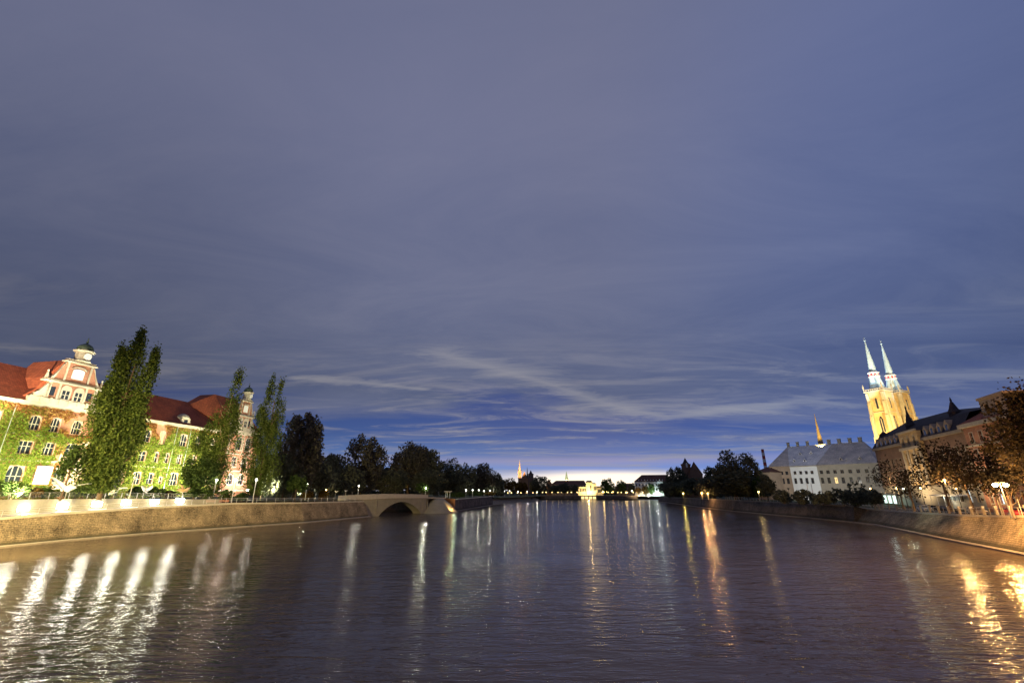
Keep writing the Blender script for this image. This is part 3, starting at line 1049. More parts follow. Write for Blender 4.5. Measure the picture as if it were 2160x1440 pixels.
def window(parent, xc, z0, z1, w, y=0.0, arch=True, frame='stone', pane='pane', mull=2, depth=0.3, trim=0.22, lit=None, sash='frame'):
    """window part standing in an opening: surround and bars, pane as its sub-part; meshes are shared between equal windows"""
    h = z1 - z0
    key = (round(w, 2), round(h, 2), arch, frame, pane, mull, trim, sash)
    if key not in WIN:
        a = w / 2
        mb = MB()
        r = min(a, h * 0.45)
        if arch:
            zs = h - r
            pts = [(a * math.cos(pi * i / 10), zs + r * math.sin(pi * i / 10)) for i in range(11)]
            for i in range(10):                       # spandrels fill the corners of the square opening
                p, q = pts[i], pts[i + 1]
                c = (a, h) if i < 5 else (-a, h)
                mb.add([(p[0], -0.02, p[1]), (q[0], -0.02, q[1]), (c[0], -0.02, c[1])], [(0, 2, 1)])
            out = [((a + trim) * math.cos(pi * i / 10), zs + (r + trim) * math.sin(pi * i / 10)) for i in range(11)]
            for i in range(10):
                p, q, p2, q2 = pts[i], pts[i + 1], out[i], out[i + 1]
                mb.quad((p[0], -0.06, p[1]), (p2[0], -0.06, p2[1]), (q2[0], -0.06, q2[1]), (q[0], -0.06, q[1]))
                mb.quad((p[0], -0.06, p[1]), (q[0], -0.06, q[1]), (q[0], depth, q[1]), (p[0], depth, p[1]))
                mb.quad((p2[0], -0.06, p2[1]), (p2[0], 0.0, p2[1]), (q2[0], 0.0, q2[1]), (q2[0], -0.06, q2[1]))
        else:
            zs = h
            mb.box(-a - trim, a + trim, -0.06, -0.002, h, h + trim)
        mb.box(-a - trim, -a, -0.06, -0.002, 0, zs)
        mb.box(a, a + trim, -0.06, -0.002, 0, zs)
        mb.box(-a - trim, a + trim, -0.14, -0.002, -trim, -0.003)
        fm = mb
        sm = MB()
        b = 0.07
        for k in range(1, mull + 1):
            x = -a + w * k / (mull + 1)
            sm.box(x - b, x + b, depth - 0.12, depth - 0.03, 0.03, h - 0.03)
        sm.box(-a + 0.02, a - 0.02, depth - 0.13, depth - 0.04, zs * 0.62 - b, zs * 0.62 + b)
        pm = MB().quad((-a, depth - 0.01, 0), (a, depth - 0.01, 0), (a, depth - 0.01, h), (-a, depth - 0.01, h))
        f = fm.build('window', M[frame], parent)
        s_ = sm.build('sash', M[sash], f)
        p = pm.build('pane', M[pane], f)
        WIN[key] = (f.data, s_.data, p.data)
    else:
        fd, sd, pd_ = WIN[key]
        f = bpy.data.objects.new('window', fd)
        COL.objects.link(f)
        f.parent = parent
        s_ = bpy.data.objects.new('sash', sd)
        COL.objects.link(s_)
        s_.parent = f
        p = bpy.data.objects.new('pane', pd_)
        COL.objects.link(p)
        p.parent = f
    f.location = (xc, y, z0)
    if lit:
        p.data = p.data.copy()
        p.data.materials[0] = E[lit]
    return f


# ================================================================ the museum (left)
MA, MB_ = Vector((-109.0, 93.0, 0)), Vector((-101.5, 131.0, 0))
mdir = (MB_ - MA).normalized()
mus = thing('museum_building', 'long three storey red brick palace with ivy, stepped gables and red tiled roof', 'museum', MA, math.atan2(mdir.y, mdir.x))
B0, EV = 6.6, 27.4
wins = []     # (centre, z0, z1, width, arch, lit)
for c, w in ((7.2, 2.1), (11.1, 1.9), (15.7, 1.9)):
    wins.append((c, 21.3, 24.4, w, True, 2, None))
for c, w in ((6.9, 2.5), (11.3, 2.2)):
    wins.append((c, 16.1, 18.7, w, False, 2, None))
wins.append((16.3, 16.0, 18.9, 3.4, False, 2, None))
for c, w in ((6.7, 2.9), (15.3, 2.7)):
    wins.append((c, 10.2, 13.5, w, True, 2, None))
wins.append((19.8, 8.2, 12.0, 2.2, True, 1, 'window_warm'))
for c in (-18, -13.5, -9, -4.5, 0, 24.5, 29, 33.5):
    wins += [(c, 21.3, 24.4, 1.9, True, 1, None), (c, 16.1, 18.6, 1.9, False, 1, None), (c, 10.0, 13.2, 2.1, True, 2, None)]
wins += [(38.0, 21.1, 24.7, 1.7, True, 1, 'window_warm'), (44.8, 21.1, 24.6, 2.5, True, 2, None), (50.0, 21.1, 24.4, 2.0, True, 1, None), (55.5, 21.1, 24.4, 2.0, True, 1, None)]
wins += [(37.5, 16.0, 18.8, 1.3, True, 1, None), (40.9, 16.0, 18.7, 1.2, True, 1, None), (44.8, 16.0, 18.6, 1.6, False, 2, None), (50.0, 16.0, 18.7, 1.6, True, 1, None), (55.5, 16.0, 18.7, 1.6, True, 1, None)]
wins += [(37.3, 10.2, 13.0, 1.8, True, 1, None), (40.4, 10.2, 12.1, 1.2, True, 1, None), (44.5, 9.9, 13.3, 2.7, True, 2, None), (50.0, 10.0, 13.0, 2.0, True, 1, None), (55.5, 10.0, 13.0, 2.0, True, 1, None)]
wing = [(65.6, 21.7, 26.0, 2.2, True, 1, None), (69.8, 21.7, 26.0, 2.2, True, 1, None), (65.0, 16.2, 19.1, 1.6, False, 1, None), (69.5, 16.2, 19.1, 1.9, True, 1, None),
        (64.6, 10.4, 13.5, 2.2, True, 1, None), (69.4, 10.4, 13.5, 2.2, True, 1, None)]


def hole(w):
    return (w[0] - w[3] / 2, w[0] + w[3] / 2, w[1], w[2])


X0, XW, X1, DEP = -26.0, 61.0, 75.0, 20.0
mb = MB()
wall_with_holes(mb, X0, XW, B0, EV, [hole(w) for w in wins])
wall_with_holes(mb, XW, X1, B0, EV + 0.6, [hole(w) for w in wing], y=-1.0)
mb.quad((XW, -1, B0), (XW, 0, B0), (XW, 0, EV), (XW, -1, EV))
mb.quad((X1, -1, B0), (X1, DEP, B0), (X1, DEP, EV + 0.6), (X1, -1, EV + 0.6))
mb.quad((X0, DEP, B0), (X0, 0, B0), (X0, 0, EV), (X0, DEP, EV))
mb.quad((X1, DEP, B0), (X0, DEP, B0), (X0, DEP, EV), (X1, DEP, EV))
mb.build('wall', M['redbrick'], mus)
for w in wins:
    window(mus, w[0], w[1], w[2], w[3], 0.0, w[4], 'pink', 'pane', w[5], lit=w[6], trim=0.14)
for w in wing:
    window(mus, w[0], w[1], w[2], w[3], -1.0, w[4], 'stone', 'pane', w[5], trim=0.35)
# courses and cornice
for z, hgt_, pr in ((20.1, 0.35, 0.22), (14.5, 0.4, 0.25), (8.1, 0.5, 0.2)):
    mb = MB()
    mb.box(X0, XW - 0.003, -pr, -0.003, z, z + hgt_)
    mb.box(XW - pr, X1 + pr, -1.0 - pr, -1.003, z, z + hgt_)
    mb.build('string_course', M['stone'], mus)
mb = MB()
mb.box(X0, XW - 0.5, -0.55, -0.004, EV - 0.5, EV)
mb.box(X0, XW - 0.5, -0.35, -0.004, EV - 0.95, EV - 0.503)
mb.box(XW - 0.5, X1 + 0.7, -1.7, -0.995, EV + 0.1, EV + 0.7)
mb.box(XW - 0.3, X1 + 0.35, -1.4, -0.995, EV - 0.6, EV + 0.097)
mb.box(X1 + 0.003, X1 + 0.7, -0.99, DEP, EV + 0.1, EV + 0.7)
mb.build('cornice', M['stone'], mus)
# rusticated pale stone bay around the wide window
mb = MB()
wall_with_holes(mb, 13.2, 20.9, 8.65, 14.45, [(13.6, 17.0, 9.7, 14.0), (18.4, 20.85, 8.7, 12.4)], y=-0.10, depth=0.1)
wall_with_holes(mb, 14.0, 19.6, 14.95, 20.05, [(14.3, 18.3, 15.6, 19.3)], y=-0.10, depth=0.1)
mb.build('rusticated_bay', M['pink'], mus)
mb = MB()
for x in (XW + 0.1, 67.3, X1 - 0.5):
    mb.box(x, x + 0.45, -1.12, -1.002, 20.5, EV - 0.62)
mb.build('pilasters', M['stone'], mus)
for x in (2.7, 41.9, 46.5):
    mb = MB()
    mb.tube((x, -0.4, 8.0), (x, -0.4, EV - 1.0), 0.07, None, 6)
    mb.build('downpipe', M['steel'], mus)
# roofs
mb = MB()
e0, e1, rz_ = EV + 0.02, -0.45, 36.4
mb.add([(X0, e1, e0), (XW, e1, e0), (XW, 10, rz_), (X0, 10, rz_), (X0, DEP + 0.45, e0), (XW, DEP + 0.45, e0)], [(0, 1, 2, 3), (5, 4, 3, 2), (4, 0, 3)])
mb.build('roof', M['redtile'], mus)
mb = MB()   # higher pavilion roof of the end wing, breaking upwards from the main ridge
rp = [(52.0, 10, 36.3), (59.5, 10, 40.3), (69.5, 10, 40.3)]
eL, eR = XW - 8.5, X1 + 0.45
mb.add([(XW - 0.45, -1.3, EV + 0.72), (eR, -1.3, EV + 0.72), (eR, DEP + 0.4, EV + 0.72), (XW - 0.45, DEP + 0.4, EV + 0.72), (59.5, 7, 40.3), (69.0, 7, 40.3), (69.0, 13, 40.3), (59.5, 13, 40.3), (52.0, 8.8, 35.4), (52.0, 11.2, 35.4)],
       [(0, 1, 5, 4), (1, 2, 6, 5), (2, 3, 7, 6), (4, 5, 6, 7), (0, 4, 8), (4, 7, 9, 8), (3, 9, 7), (3, 0, 8, 9)])
mb.build('roof', M['redtile'], mus)
mb = MB()   # cross roof behind the first gable, curved like a bell
prof = [(-9.2, 27.5), (-6.2, 30.6), (-5.4, 33.4), (-3.9, 36.0), (-2.6, 38.2), (2.6, 38.2), (3.9, 36.0), (5.4, 33.4), (6.2, 30.6), (9.2, 27.5)]
mb.prism([(12.0 + a, b) for a, b in prof], 0.6, 10.5)
mb.build('roof', M['redtile'], mus)
# dormer
dm = MB()
dm.box(43.2, 46.2, 0.4, 4.0, EV, 29.4)
dm.lathe([(1.7, 29.4), (1.75, 29.7), (1.35, 30.4), (0.7, 30.8), (0.1, 31.0)], 14, 44.7, 1.8)
d_ = dm.build('dormer', M['stone'], mus)
MB().box(44.1, 45.3, 0.36, 0.395, 27.8, 29.0).build('pane', M['pane'], d_)


def gable(xc, y, zb, k=1.0):
    """stepped renaissance gable: balustrade, arcaded storey with volutes, upper storey, lantern with a small dome"""
    g = thing('gable', None, None)
    del_keys = [q for q in g.keys()]
    g.parent = mus
    g.location = (xc, y, zb)
    g.scale = (k, 1, k if k == 1 else 1.0)
    st, br = MB(), MB()
    st.box(-8.1, 7.6, -0.35, 0.5, 0.0, 1.15)
    for i in range(9):
        x = -7.9 + i * 1.88
        st.box(x, x + 0.5, -0.45, -0.352, 0.0, 1.35)
    # side volutes
    for sg in (-1, 1):
        pl = [(sg * 7.4, 1.15), (sg * 7.3, 2.0), (sg * 6.5, 2.6), (sg * 5.9, 3.6), (sg * 5.3, 4.6), (sg * 4.6, 5.0), (sg * 4.6, 1.15)]
        st.prism(pl if sg < 0 else pl[::-1], -0.25, 0.3)
    br.box(-5.3, 5.3, -0.05, 0.55, 1.153, 5.0)
    st.box(-6.5, 6.5, -0.55, 0.7, 5.0, 5.35)
    st.box(-6.2, 6.2, -0.35, 0.7, 5.353, 5.7)
    for x in (-5.25, -3.1, 2.6, 4.8):
        st.box(x, x + 0.45, -0.25, -0.052, 1.155, 4.998)
    # upper storey
    br.prism([(-4.6, 5.703), (4.6, 5.703), (3.3, 9.8), (2.7, 10.3), (-2.7, 10.3), (-3.3, 9.8)], -0.05, 0.5)
    for sg in (-1, 1):
        pl = [(sg * 5.4, 5.703), (sg * 4.65, 5.703), (sg * 3.4, 9.6), (sg * 3.0, 10.2), (sg * 3.7, 8.6), (sg * 4.5, 7.0)]
        st.prism(pl if sg < 0 else pl[::-1], -0.22, 0.3)
        st.box(sg * 2.55 - 0.2, sg * 2.55 + 0.2, -0.25, -0.052, 5.705, 10.3)
    st.box(-3.5, 3.5, -0.6, 0.9, 10.3, 10.6)
    st.box(-3.1, 3.1, -0.4, 0.8, 10.603, 11.1)
    # obelisks on the cornice
    for x in (-5.9, 5.9):
        st.lathe([(0.4, 5.7), (0.3, 6.3), (0.12, 7.3), (0.25, 7.45), (0.02, 7.8)], 8, x, 0.1)
    st.build('gable_stone', M['stone'], g)
    br.build('gable_wall', M['redbrick'], g)
    for x in (-1.35, 1.35):
        f = MB()
        f.prism([(x - 1.1, 1.2), (x + 1.1, 1.2)] + [(x + 1.1 * math.cos(pi * i / 8), 3.7 + 1.1 * math.sin(pi * i / 8)) for i in range(9)], -0.2, -0.053)
        fo = f.build('window', M['stone'], g)
        f = MB()
        for sx in (-0.42, 0.42):
            f.prism([(x + sx - 0.32, 1.5), (x + sx + 0.32, 1.5), (x + sx + 0.32, 3.4), (x + sx - 0.32, 3.4)], -0.23, -0.203)
    for x in (-4.1, 3.75):
        f = MB()
        f.box(x - 0.55, x + 0.55, -0.12, -0.053, 1.9, 3.9)
        f.build('window', M['pane'], g)
    for x in (-1.35, 1.35):
        f = MB()
        for sx in (-0.42, 0.42):
            for zz_ in (1.5, 2.55):
                f.box(x + sx - 0.3, x + sx + 0.3, -0.23, -0.203, zz_, zz_ + 0.9)
        f.build('pane', M['pane'], g)
    # the pale blind window with an arched hood
    f = MB()
    f.prism([(-1.25, 6.6), (1.25, 6.6), (1.25, 8.6)] + [(1.25 * math.cos(pi * i / 8), 8.6 + 0.45 * math.sin(pi * i / 8)) for i in range(1, 8)] + [(-1.25, 8.6)], -0.2, -0.053)
    f.build('relief_panel', M['white'], g)
    f = MB()
    pts = [(1.65 * math.cos(pi * i / 8), 8.9 + 0.7 * math.sin(pi * i / 8)) for i in range(9)]
    pin = [(1.4 * math.cos(pi * i / 8), 8.9 + 0.5 * math.sin(pi * i / 8)) for i in range(9)]
    f.prism(pts + pin[::-1], -0.3, -0.054)
    f.build('arched_hood', M['stone'], g)
    # lantern
    f = MB()
    f.lathe([(1.9, 11.1), (1.6, 11.5), (1.5, 13.3), (1.6, 13.5)], 8, 0, 0.2, pi / 8)
    l = f.build('lantern', M['stone'], g)
    f = MB()
    f.tube((0, -1.42, 12.3), (0, -1.25, 12.3), 0.85, 0.85, 20)
    f.build('clock_face', M['white'], l)
    f = MB()
    f.lathe([(2.1, 13.5), (2.15, 13.75), (1.7, 13.9)], 8, 0, 0.2, pi / 8)
    f.build('lantern_cornice', M['stone'], l)
    f = MB()
    f.lathe([(1.65, 13.9), (1.6, 14.6), (1.2, 15.2), (0.6, 15.6), (0.2, 15.8), (0.28, 16.2), (0.1, 16.5), (0.12, 16.9), (0.02, 17.4)], 14, 0, 0.2)
    f.build('dome', M['copper'], l, smooth=True)
    return g


gable(12.2, -0.35, EV + 0.02)
gable(65.5, -1.1, EV + 0.72, 0.74)

# ivy over the brick: a carpet of leaves that leaves the openings free
n = 120000
sx = RNG.uniform(X0, 62.0, n)
sz = RNG.uniform(B0, EV - 0.9, n)


def vnoise(a, b, s, seed):
    r = np.random.default_rng(seed)
    g = r.random((200, 200))
    x = (a / s) % 199
    y = (b / s) % 199
    xi, yi = x.astype(int), y.astype(int)
    fx, fy = x - xi, y - yi
    fx = fx * fx * (3 - 2 * fx)
    fy = fy * fy * (3 - 2 * fy)
    xj, yj = (xi + 1) % 200, (yi + 1) % 200
    return (g[xi, yi] * (1 - fx) + g[xj, yi] * fx) * (1 - fy) + (g[xi, yj] * (1 - fx) + g[xj, yj] * fx) * fy


nz = 0.6 * vnoise(sx + 50, sz, 3.1, 1) + 0.4 * vnoise(sx + 50, sz, 0.9, 2)
bare = np.exp(-(((sx - 16.5) / 6.0) ** 2) - ((sz - 23.5) / 2.6) ** 2) * 1.3 + np.exp(-(((sx - 17.0) / 3.4) ** 2) - ((sz - 12.5) / 5.0) ** 2) * 1.6 \
    + np.exp(-(((sx - 37) / 2.4) ** 2) - ((sz - 24.5) / 2.4) ** 2) * 0.9 + np.clip((sx - 57) / 6, 0, 1) * 0.9
keep = (nz + 0.30 - bare * 0.75 - 0.22 * np.clip((sz - 24.6) / 2.5, 0, 1)) > 0.30
for w in wins:
    a, b, c, d = hole(w)
    m_ = 0.12
    keep &= ~((sx > a - m_) & (sx < b + m_) & (sz > c - m_) & (sz < d + m_))
keep &= ~((sx > 9.8) & (sx < 13.3) & (sz > 9.5) & (sz < 13.9))
sx, sz, nz, bare = sx[keep], sz[keep], nz[keep], bare[keep]
dep = -0.12 - 1.0 * np.abs(nz - 0.25) * RNG.random(len(sx)) - 0.1 * (np.abs(sz - 20.2) < 0.6) - 0.1
rightf = mus.matrix_basis
red = (bare + 0.85 * np.clip(vnoise(sx + 60, sz, 4.5, 9) - 0.62, 0, 1) + 0.25 * RNG.random(len(sx)) + 0.5 * np.clip((sz - 22) / 5, 0, 1)) > 0.52


def ivy(name, label, sel, leaf):
    P = np.stack([sx[sel], dep[sel], sz[sel]], 1)
    o = leaf_object(name, P, 0.34, LEAF[leaf], mus)
    o.parent = None
    o.matrix_basis = mus.matrix_basis.copy()
    o.location = mus.location
    o.rotation_euler = mus.rotation_euler
    return tag(o, label, 'ivy', kind='stuff')


ivy('ivy', 'floodlit yellow green ivy covering the museum wall', ~red, 'ivy')
ivy('ivy', 'reddening ivy high on the museum wall below the gable', red, 'ivyred')

# banner on the wall
t = thing('banner', 'large blank white banner hanging on the ivy covered museum wall', 'banner', MA + Matrix.Rotation(math.atan2(mdir.y, mdir.x), 3, 'Z') @ Vector((11.5, -0.75, 9.8)), math.atan2(mdir.y, mdir.x))
mb = MB()
mb.box(-1.5, 1.5, 0.0, 0.05, 0, 3.75)
mb.build('cloth', M['banner'], t)
mb = MB()
mb.tube((-1.6, 0.02, 3.8), (1.6, 0.02, 3.8), 0.05, None, 6)
mb.build('rod', M['steel'], t)


def mloc(s_, off, z):
    """point s_ metres along the museum front, off metres in front of it"""
    nrm = Vector((mdir.y, -mdir.x, 0))
    return MA + mdir * s_ + nrm * off + Vector((0, 0, z))


# floodlights in the garden aimed at the front
def floodlight(label, s_, off, power, aim_s, aim_z, col=(1.0, 0.9, 0.62), spot=110, zb=6.8):
    p = mloc(s_, off, zb)
    tg = mloc(aim_s, 0, aim_z)
    t = thing('floodlight', label, 'floodlight', p, math.atan2(tg.y - p.y, tg.x - p.x) - pi / 2, 'floodlights in the museum garden')
    mb = MB()
    mb.box(-0.3, 0.3, -0.18, 0.12, 0.35, 0.8)
    b = mb.build('lamp_housing', M['pole_dark'], t)
    mb = MB()
    mb.box(-0.26, 0.26, 0.123, 0.14, 0.4, 0.76)
    mb.build('lamp_glass', E['lampsoft'], b)
    mb = MB()
    mb.tube((0, 0, 0), (0, 0, 0.35), 0.05, None, 6)
    mb.build('stand', M['pole_dark'], t)
    loc = Vector((0, 0.35, 0.7))
    dz = aim_z - zb - 0.7
    dh = math.hypot(tg.x - p.x, tg.y - p.y)
    lamp('floodlight_beam', 'SPOT', loc, power, col, t, 0.3, spot, (loc.x, loc.y + dh, loc.z + dz), 0.8)
    return t


fl = [(-14, 'far end of the museum garden'), (-3, 'shrubs at the frame edge'), (7, 'wall section left of the banner'), (15, 'main gable'), (24, 'foot of the big poplar'),
      (34, 'lawn right of the big poplar'), (43, 'wall below the dormer'), (53, 'foot of the second poplar')]
for s_, d in fl:
    floodlight('low garden floodlight by the ' + d, s_, 10.0, 22000, s_ + 1, 18, (0.93, 1.0, 0.60))
for s_, p_, d in ((-6, 22000, 'shrubs at the frame edge'), (10, 36000, 'first white bird sculpture'), (29, 48000, 'small upright bird sculpture'), (48, 62000, 'tan bird sculpture'), (62, 60000, 'two benches'), (80, 50000, 'third poplar')):
    floodlight('wide floodlight at the terrace edge near the ' + d, s_, 24.0 - max(0, s_ - 40) * 0.12, p_, s_ + 3, 22, (1.0, 0.93, 0.60), 120, 6.9)
floodlight('narrow floodlight lighting the long red roof at the frame edge', -22, 30.0, 800000, -8, 33, (1.0, 0.80, 0.52), 44)
floodlight('strong floodlight aimed up at the stepped gable', 12, 16.0, 70000, 12.2, 35, (1, 0.95, 0.82), 34)
floodlight('bright floodlight glaring in front of the end wing', 66.5, 7.0, 9000, 67, 15, (1, 0.93, 0.8), 130, 8.0)
gl = [o for o in bpy.data.objects if str(o.get('label', '')).startswith('bright floodlight glaring')][0]
lamp('glare_light', 'POINT', (0, -0.9, 0.9), 5200, (1, 0.95, 0.8), gl, 0.35)
mb = MB()
mb.box(-0.5, 0.5, -0.26, -0.183, 0.3, 1.1)
mb.build('lamp_glass', E['flood'], gl)
floodlight('floodlight aimed up at the small far gable', 66, 14.0, 26000, 66, 34, (1, 0.95, 0.82), 36)


# ================================================================ facade frame given by two ground points
class Frame:
    def __init__(s, A, B):
        s.A = Vector((A[0], A[1], 0))
        s.d = (Vector((B[0], B[1], 0)) - s.A).normalized()
        s.L = (Vector((B[0], B[1], 0)) - s.A).length
        s.n = Vector((s.d.y, -s.d.x, 0))       # local -y, towards the viewer
        s.rz = math.atan2(s.d.y, s.d.x)

    def at(s, px, py, off=0.0):
        r = Vector(ray(px, py))
        A = s.A + s.n * off
        t = A.dot(s.n) / r.dot(s.n)
        p = r * t
        return (p - s.A).dot(s.d), CZ + r.z * t

    def world(s, x, y, z):
        return s.A + s.d * x - s.n * y + Vector((0, 0, z))


def hip_roof(mb, x0, x1, y0, y1, ze, zr, hip0, hip1, over=0.4):
    ym = (y0 + y1) / 2
    mb.add([(x0 - over, y0 - over, ze), (x1 + over, y0 - over, ze), (x1 + over, y1 + over, ze), (x0 - over, y1 + over, ze), (x0 + hip0, ym, zr), (x1 - hip1, ym, zr)],
           [(0, 1, 5, 4), (1, 2, 5), (2, 3, 4, 5), (3, 0, 4)])


# ---------------------------------------------------------------- pale steep roofed building on the right bank
P0, P1, P3 = PZ(1622.5, 983, 19), PZ(1665.8, 982.3, 19), PZ(1850, 975, 19)
lf = Frame(P1, P3)
lib = thing('library_building', 'long pale plastered building with very steep roof and many chimneys', 'building', lf.A, lf.rz)


def lloc(p):
    q = Vector((p[0], p[1], 0)) - lf.A
    return (q.dot(lf.d), -q.dot(lf.n))


p0 = lloc(P0)
s2, _ = lf.at(1722.5, 981.7)
L3 = lf.L
ZL = 4.0
DL = 15.0
lw = []
for px in (1679, 1691, 1703, 1715):
    s_, z_ = lf.at(px, 1014)
    lw.append((s_, 11.2, 13.6, 1.15))
    s_, z_ = lf.at(px - 2, 994)
    lw.append((s_, 15.2, 16.6, 1.15))
for px in (1733, 1747, 1762, 1777, 1794, 1811, 1829, 1845):
    s_, z_ = lf.at(px + 2, 1012)
    lw.append((s_, 11.2, 13.6, 1.1))
    s_, z_ = lf.at(px - 1, 992)
    lw.append((s_, 15.2, 16.6, 1.2))
    s_, z_ = lf.at(px + 4, 1030)
mb = MB()
wall_with_holes(mb, s2, L3, ZL, 18.9, [(w[0] - w[3] / 2, w[0] + w[3] / 2, w[1], w[2]) for w in lw if w[0] > s2])
mb.quad((L3, 0, ZL), (L3, DL, ZL), (L3, DL, 18.9), (L3, 0, 18.9))
mb.quad((L3, DL, ZL), (0, DL, ZL), (0, DL, 18.9), (L3, DL, 18.9))
mb.build('wall', M['plaster'], lib)
mb = MB()
wall_with_holes(mb, 0, s2, ZL, 18.9, [(w[0] - w[3] / 2, w[0] + w[3] / 2, w[1], w[2]) for w in lw if w[0] < s2], y=-0.25, depth=0.5)
mb.quad((s2, -0.25, ZL), (s2, 0, ZL), (s2, 0, 18.9), (s2, -0.25, 18.9))
mb.build('wall', M['plaster_pale'], lib)['label'] = 'corner section with lamplight put into its pale plaster'  # pale plaster here stands in for lamplight on the section
for i, w in enumerate(lw):
    window(lib, w[0], w[1], w[2], w[3], 0.0 if w[0] > s2 else -0.25, False, 'plaster_pale' if w[0] < s2 else 'plaster', 'pane', 1, trim=0.06, sash='wood',
           lit='window_warm' if i in (12,) else None)
# end wall facing the river bend
ef = Frame(P0, P1)
lend = thing('end_wing', None, None)
lend.parent = lib
q = lloc(P0)
lend.location = (q[0], q[1], 0)
lend.rotation_euler = (0, 0, ef.rz - lf.rz)
EL = ef.L - 0.02
ew = [(EL * k, z0, z1, 1.1) for k in (0.33, 0.56, 0.8) for z0, z1 in ((11.2, 13.6), (15.2, 16.6))]
mb = MB()
wall_with_holes(mb, 0, EL, ZL, 18.9, [(w[0] - w[3] / 2, w[0] + w[3] / 2, w[1], w[2]) for w in ew])
mb.quad((0, 14, ZL), (0, 0, ZL), (0, 0, 18.9), (0, 14, 18.9))
mb.build('wall', M['plaster_brown'], lend)
for w in ew:
    mb = MB()
    mb.box(w[0] - w[3] / 2, w[0] + w[3] / 2, 0.28, 0.3, w[1], w[2])
    mb.build('window', M['pane'], lend)
R1, R2 = PZ(1661, 942, 29.2), PZ(1822, 931, 29.2)
r1, r2 = lloc(R1), lloc(R2)
s2r = s2 + 1.2
rm = lambda s_: (s_, r1[1] + (r2[1] - r1[1]) * (s_ - r1[0]) / (r2[0] - r1[0]), 29.2)
ze = 18.9
q0 = (q[0] - 0.4, q[1] - 0.4, ze)
mb = MB()
mb.add([(0, -0.65, ze), (s2, -0.65, ze), rm(s2 + 0.8), rm(r1[0])], [(0, 1, 2, 3)])
mb.build('roof', M['lamplit_tile'], lib)['label'] = 'corner section roof with lamplight put into its pale colour'  # roof tone carries the same painted lamplight
mb = MB()
mb.add([(s2, -0.45, ze - 0.02), (L3 + 0.4, -0.45, ze - 0.02), (r2[0], r2[1], 29.18), rm(s2 + 0.8), (L3 + 0.4, DL + 0.4, ze), (0, DL + 4, ze), rm(r1[0])], [(0, 1, 2, 3), (1, 4, 2), (4, 5, 6, 2)])
mb.add([q0, (0, -0.65, ze + 0.01), rm(r1[0]), (0, DL + 4, ze)], [(0, 1, 2), (3, 0, 2)])
mb.build('roof', M['greytile'], lib)
for px, w in ((1661, 0.8), (1681, 0.8), (1702, 0.8), (1748, 1.0), (1770, 1.0), (1793, 1.0), (1815, 1.1)):
    fr_ = Frame(R1, R2)
    s_, _ = fr_.at(px + 1, 935)
    p = fr_.world(s_, 0, 0)
    c = lloc(p)
    mb = MB()
    mb.box(c[0] - w * 0.6, c[0] + w * 0.6, c[1] - 0.5, c[1] + 0.5, 28.3, 31.0)
    mb.box(c[0] - w * 0.6 - 0.12, c[0] + w * 0.6 + 0.12, c[1] - 0.62, c[1] + 0.62, 31.003, 31.25)
    mb.build('chimney', M['plaster'], lib)
for px, py in ((1672, 973), (1695, 973), (1671, 957), (1694, 955), (1772, 970), (1812, 968)):
    # triangular roof hatches, on the slope
    s_, z_ = lf.at(px, py, -2.0)
    k_ = (z_ - ze) / (29.2 - ze)
    yy = r1[1] * k_ - 0.5
    mb = MB()
    mb.add([(s_ - 0.8, yy + 0.2, z_), (s_ + 0.8, yy + 0.2, z_), (s_, yy + 0.2, z_ + 1.3), (s_, yy + 2.0, z_ + 1.35), (s_, yy + 1.9, z_ + 0.9)], [(0, 1, 2), (0, 2, 3), (1, 3, 2)])
    dd = mb.build('dormer', M['lamplit_tile' if px < 1720 else 'greytile'], lib)
    MB().box(s_ - 0.25, s_ + 0.25, yy + 0.16, yy + 0.19, z_ + 0.1, z_ + 0.75).build('pane', M['pane'], dd)
mb = MB()
mb.box(s2 + 0.01, L3 + 0.3, -0.3, -0.004, 18.4, 18.88)
mb.box(-0.2, s2, -0.52, -0.255, 18.5, 18.88)
mb.build('cornice', M['plaster'], lib)


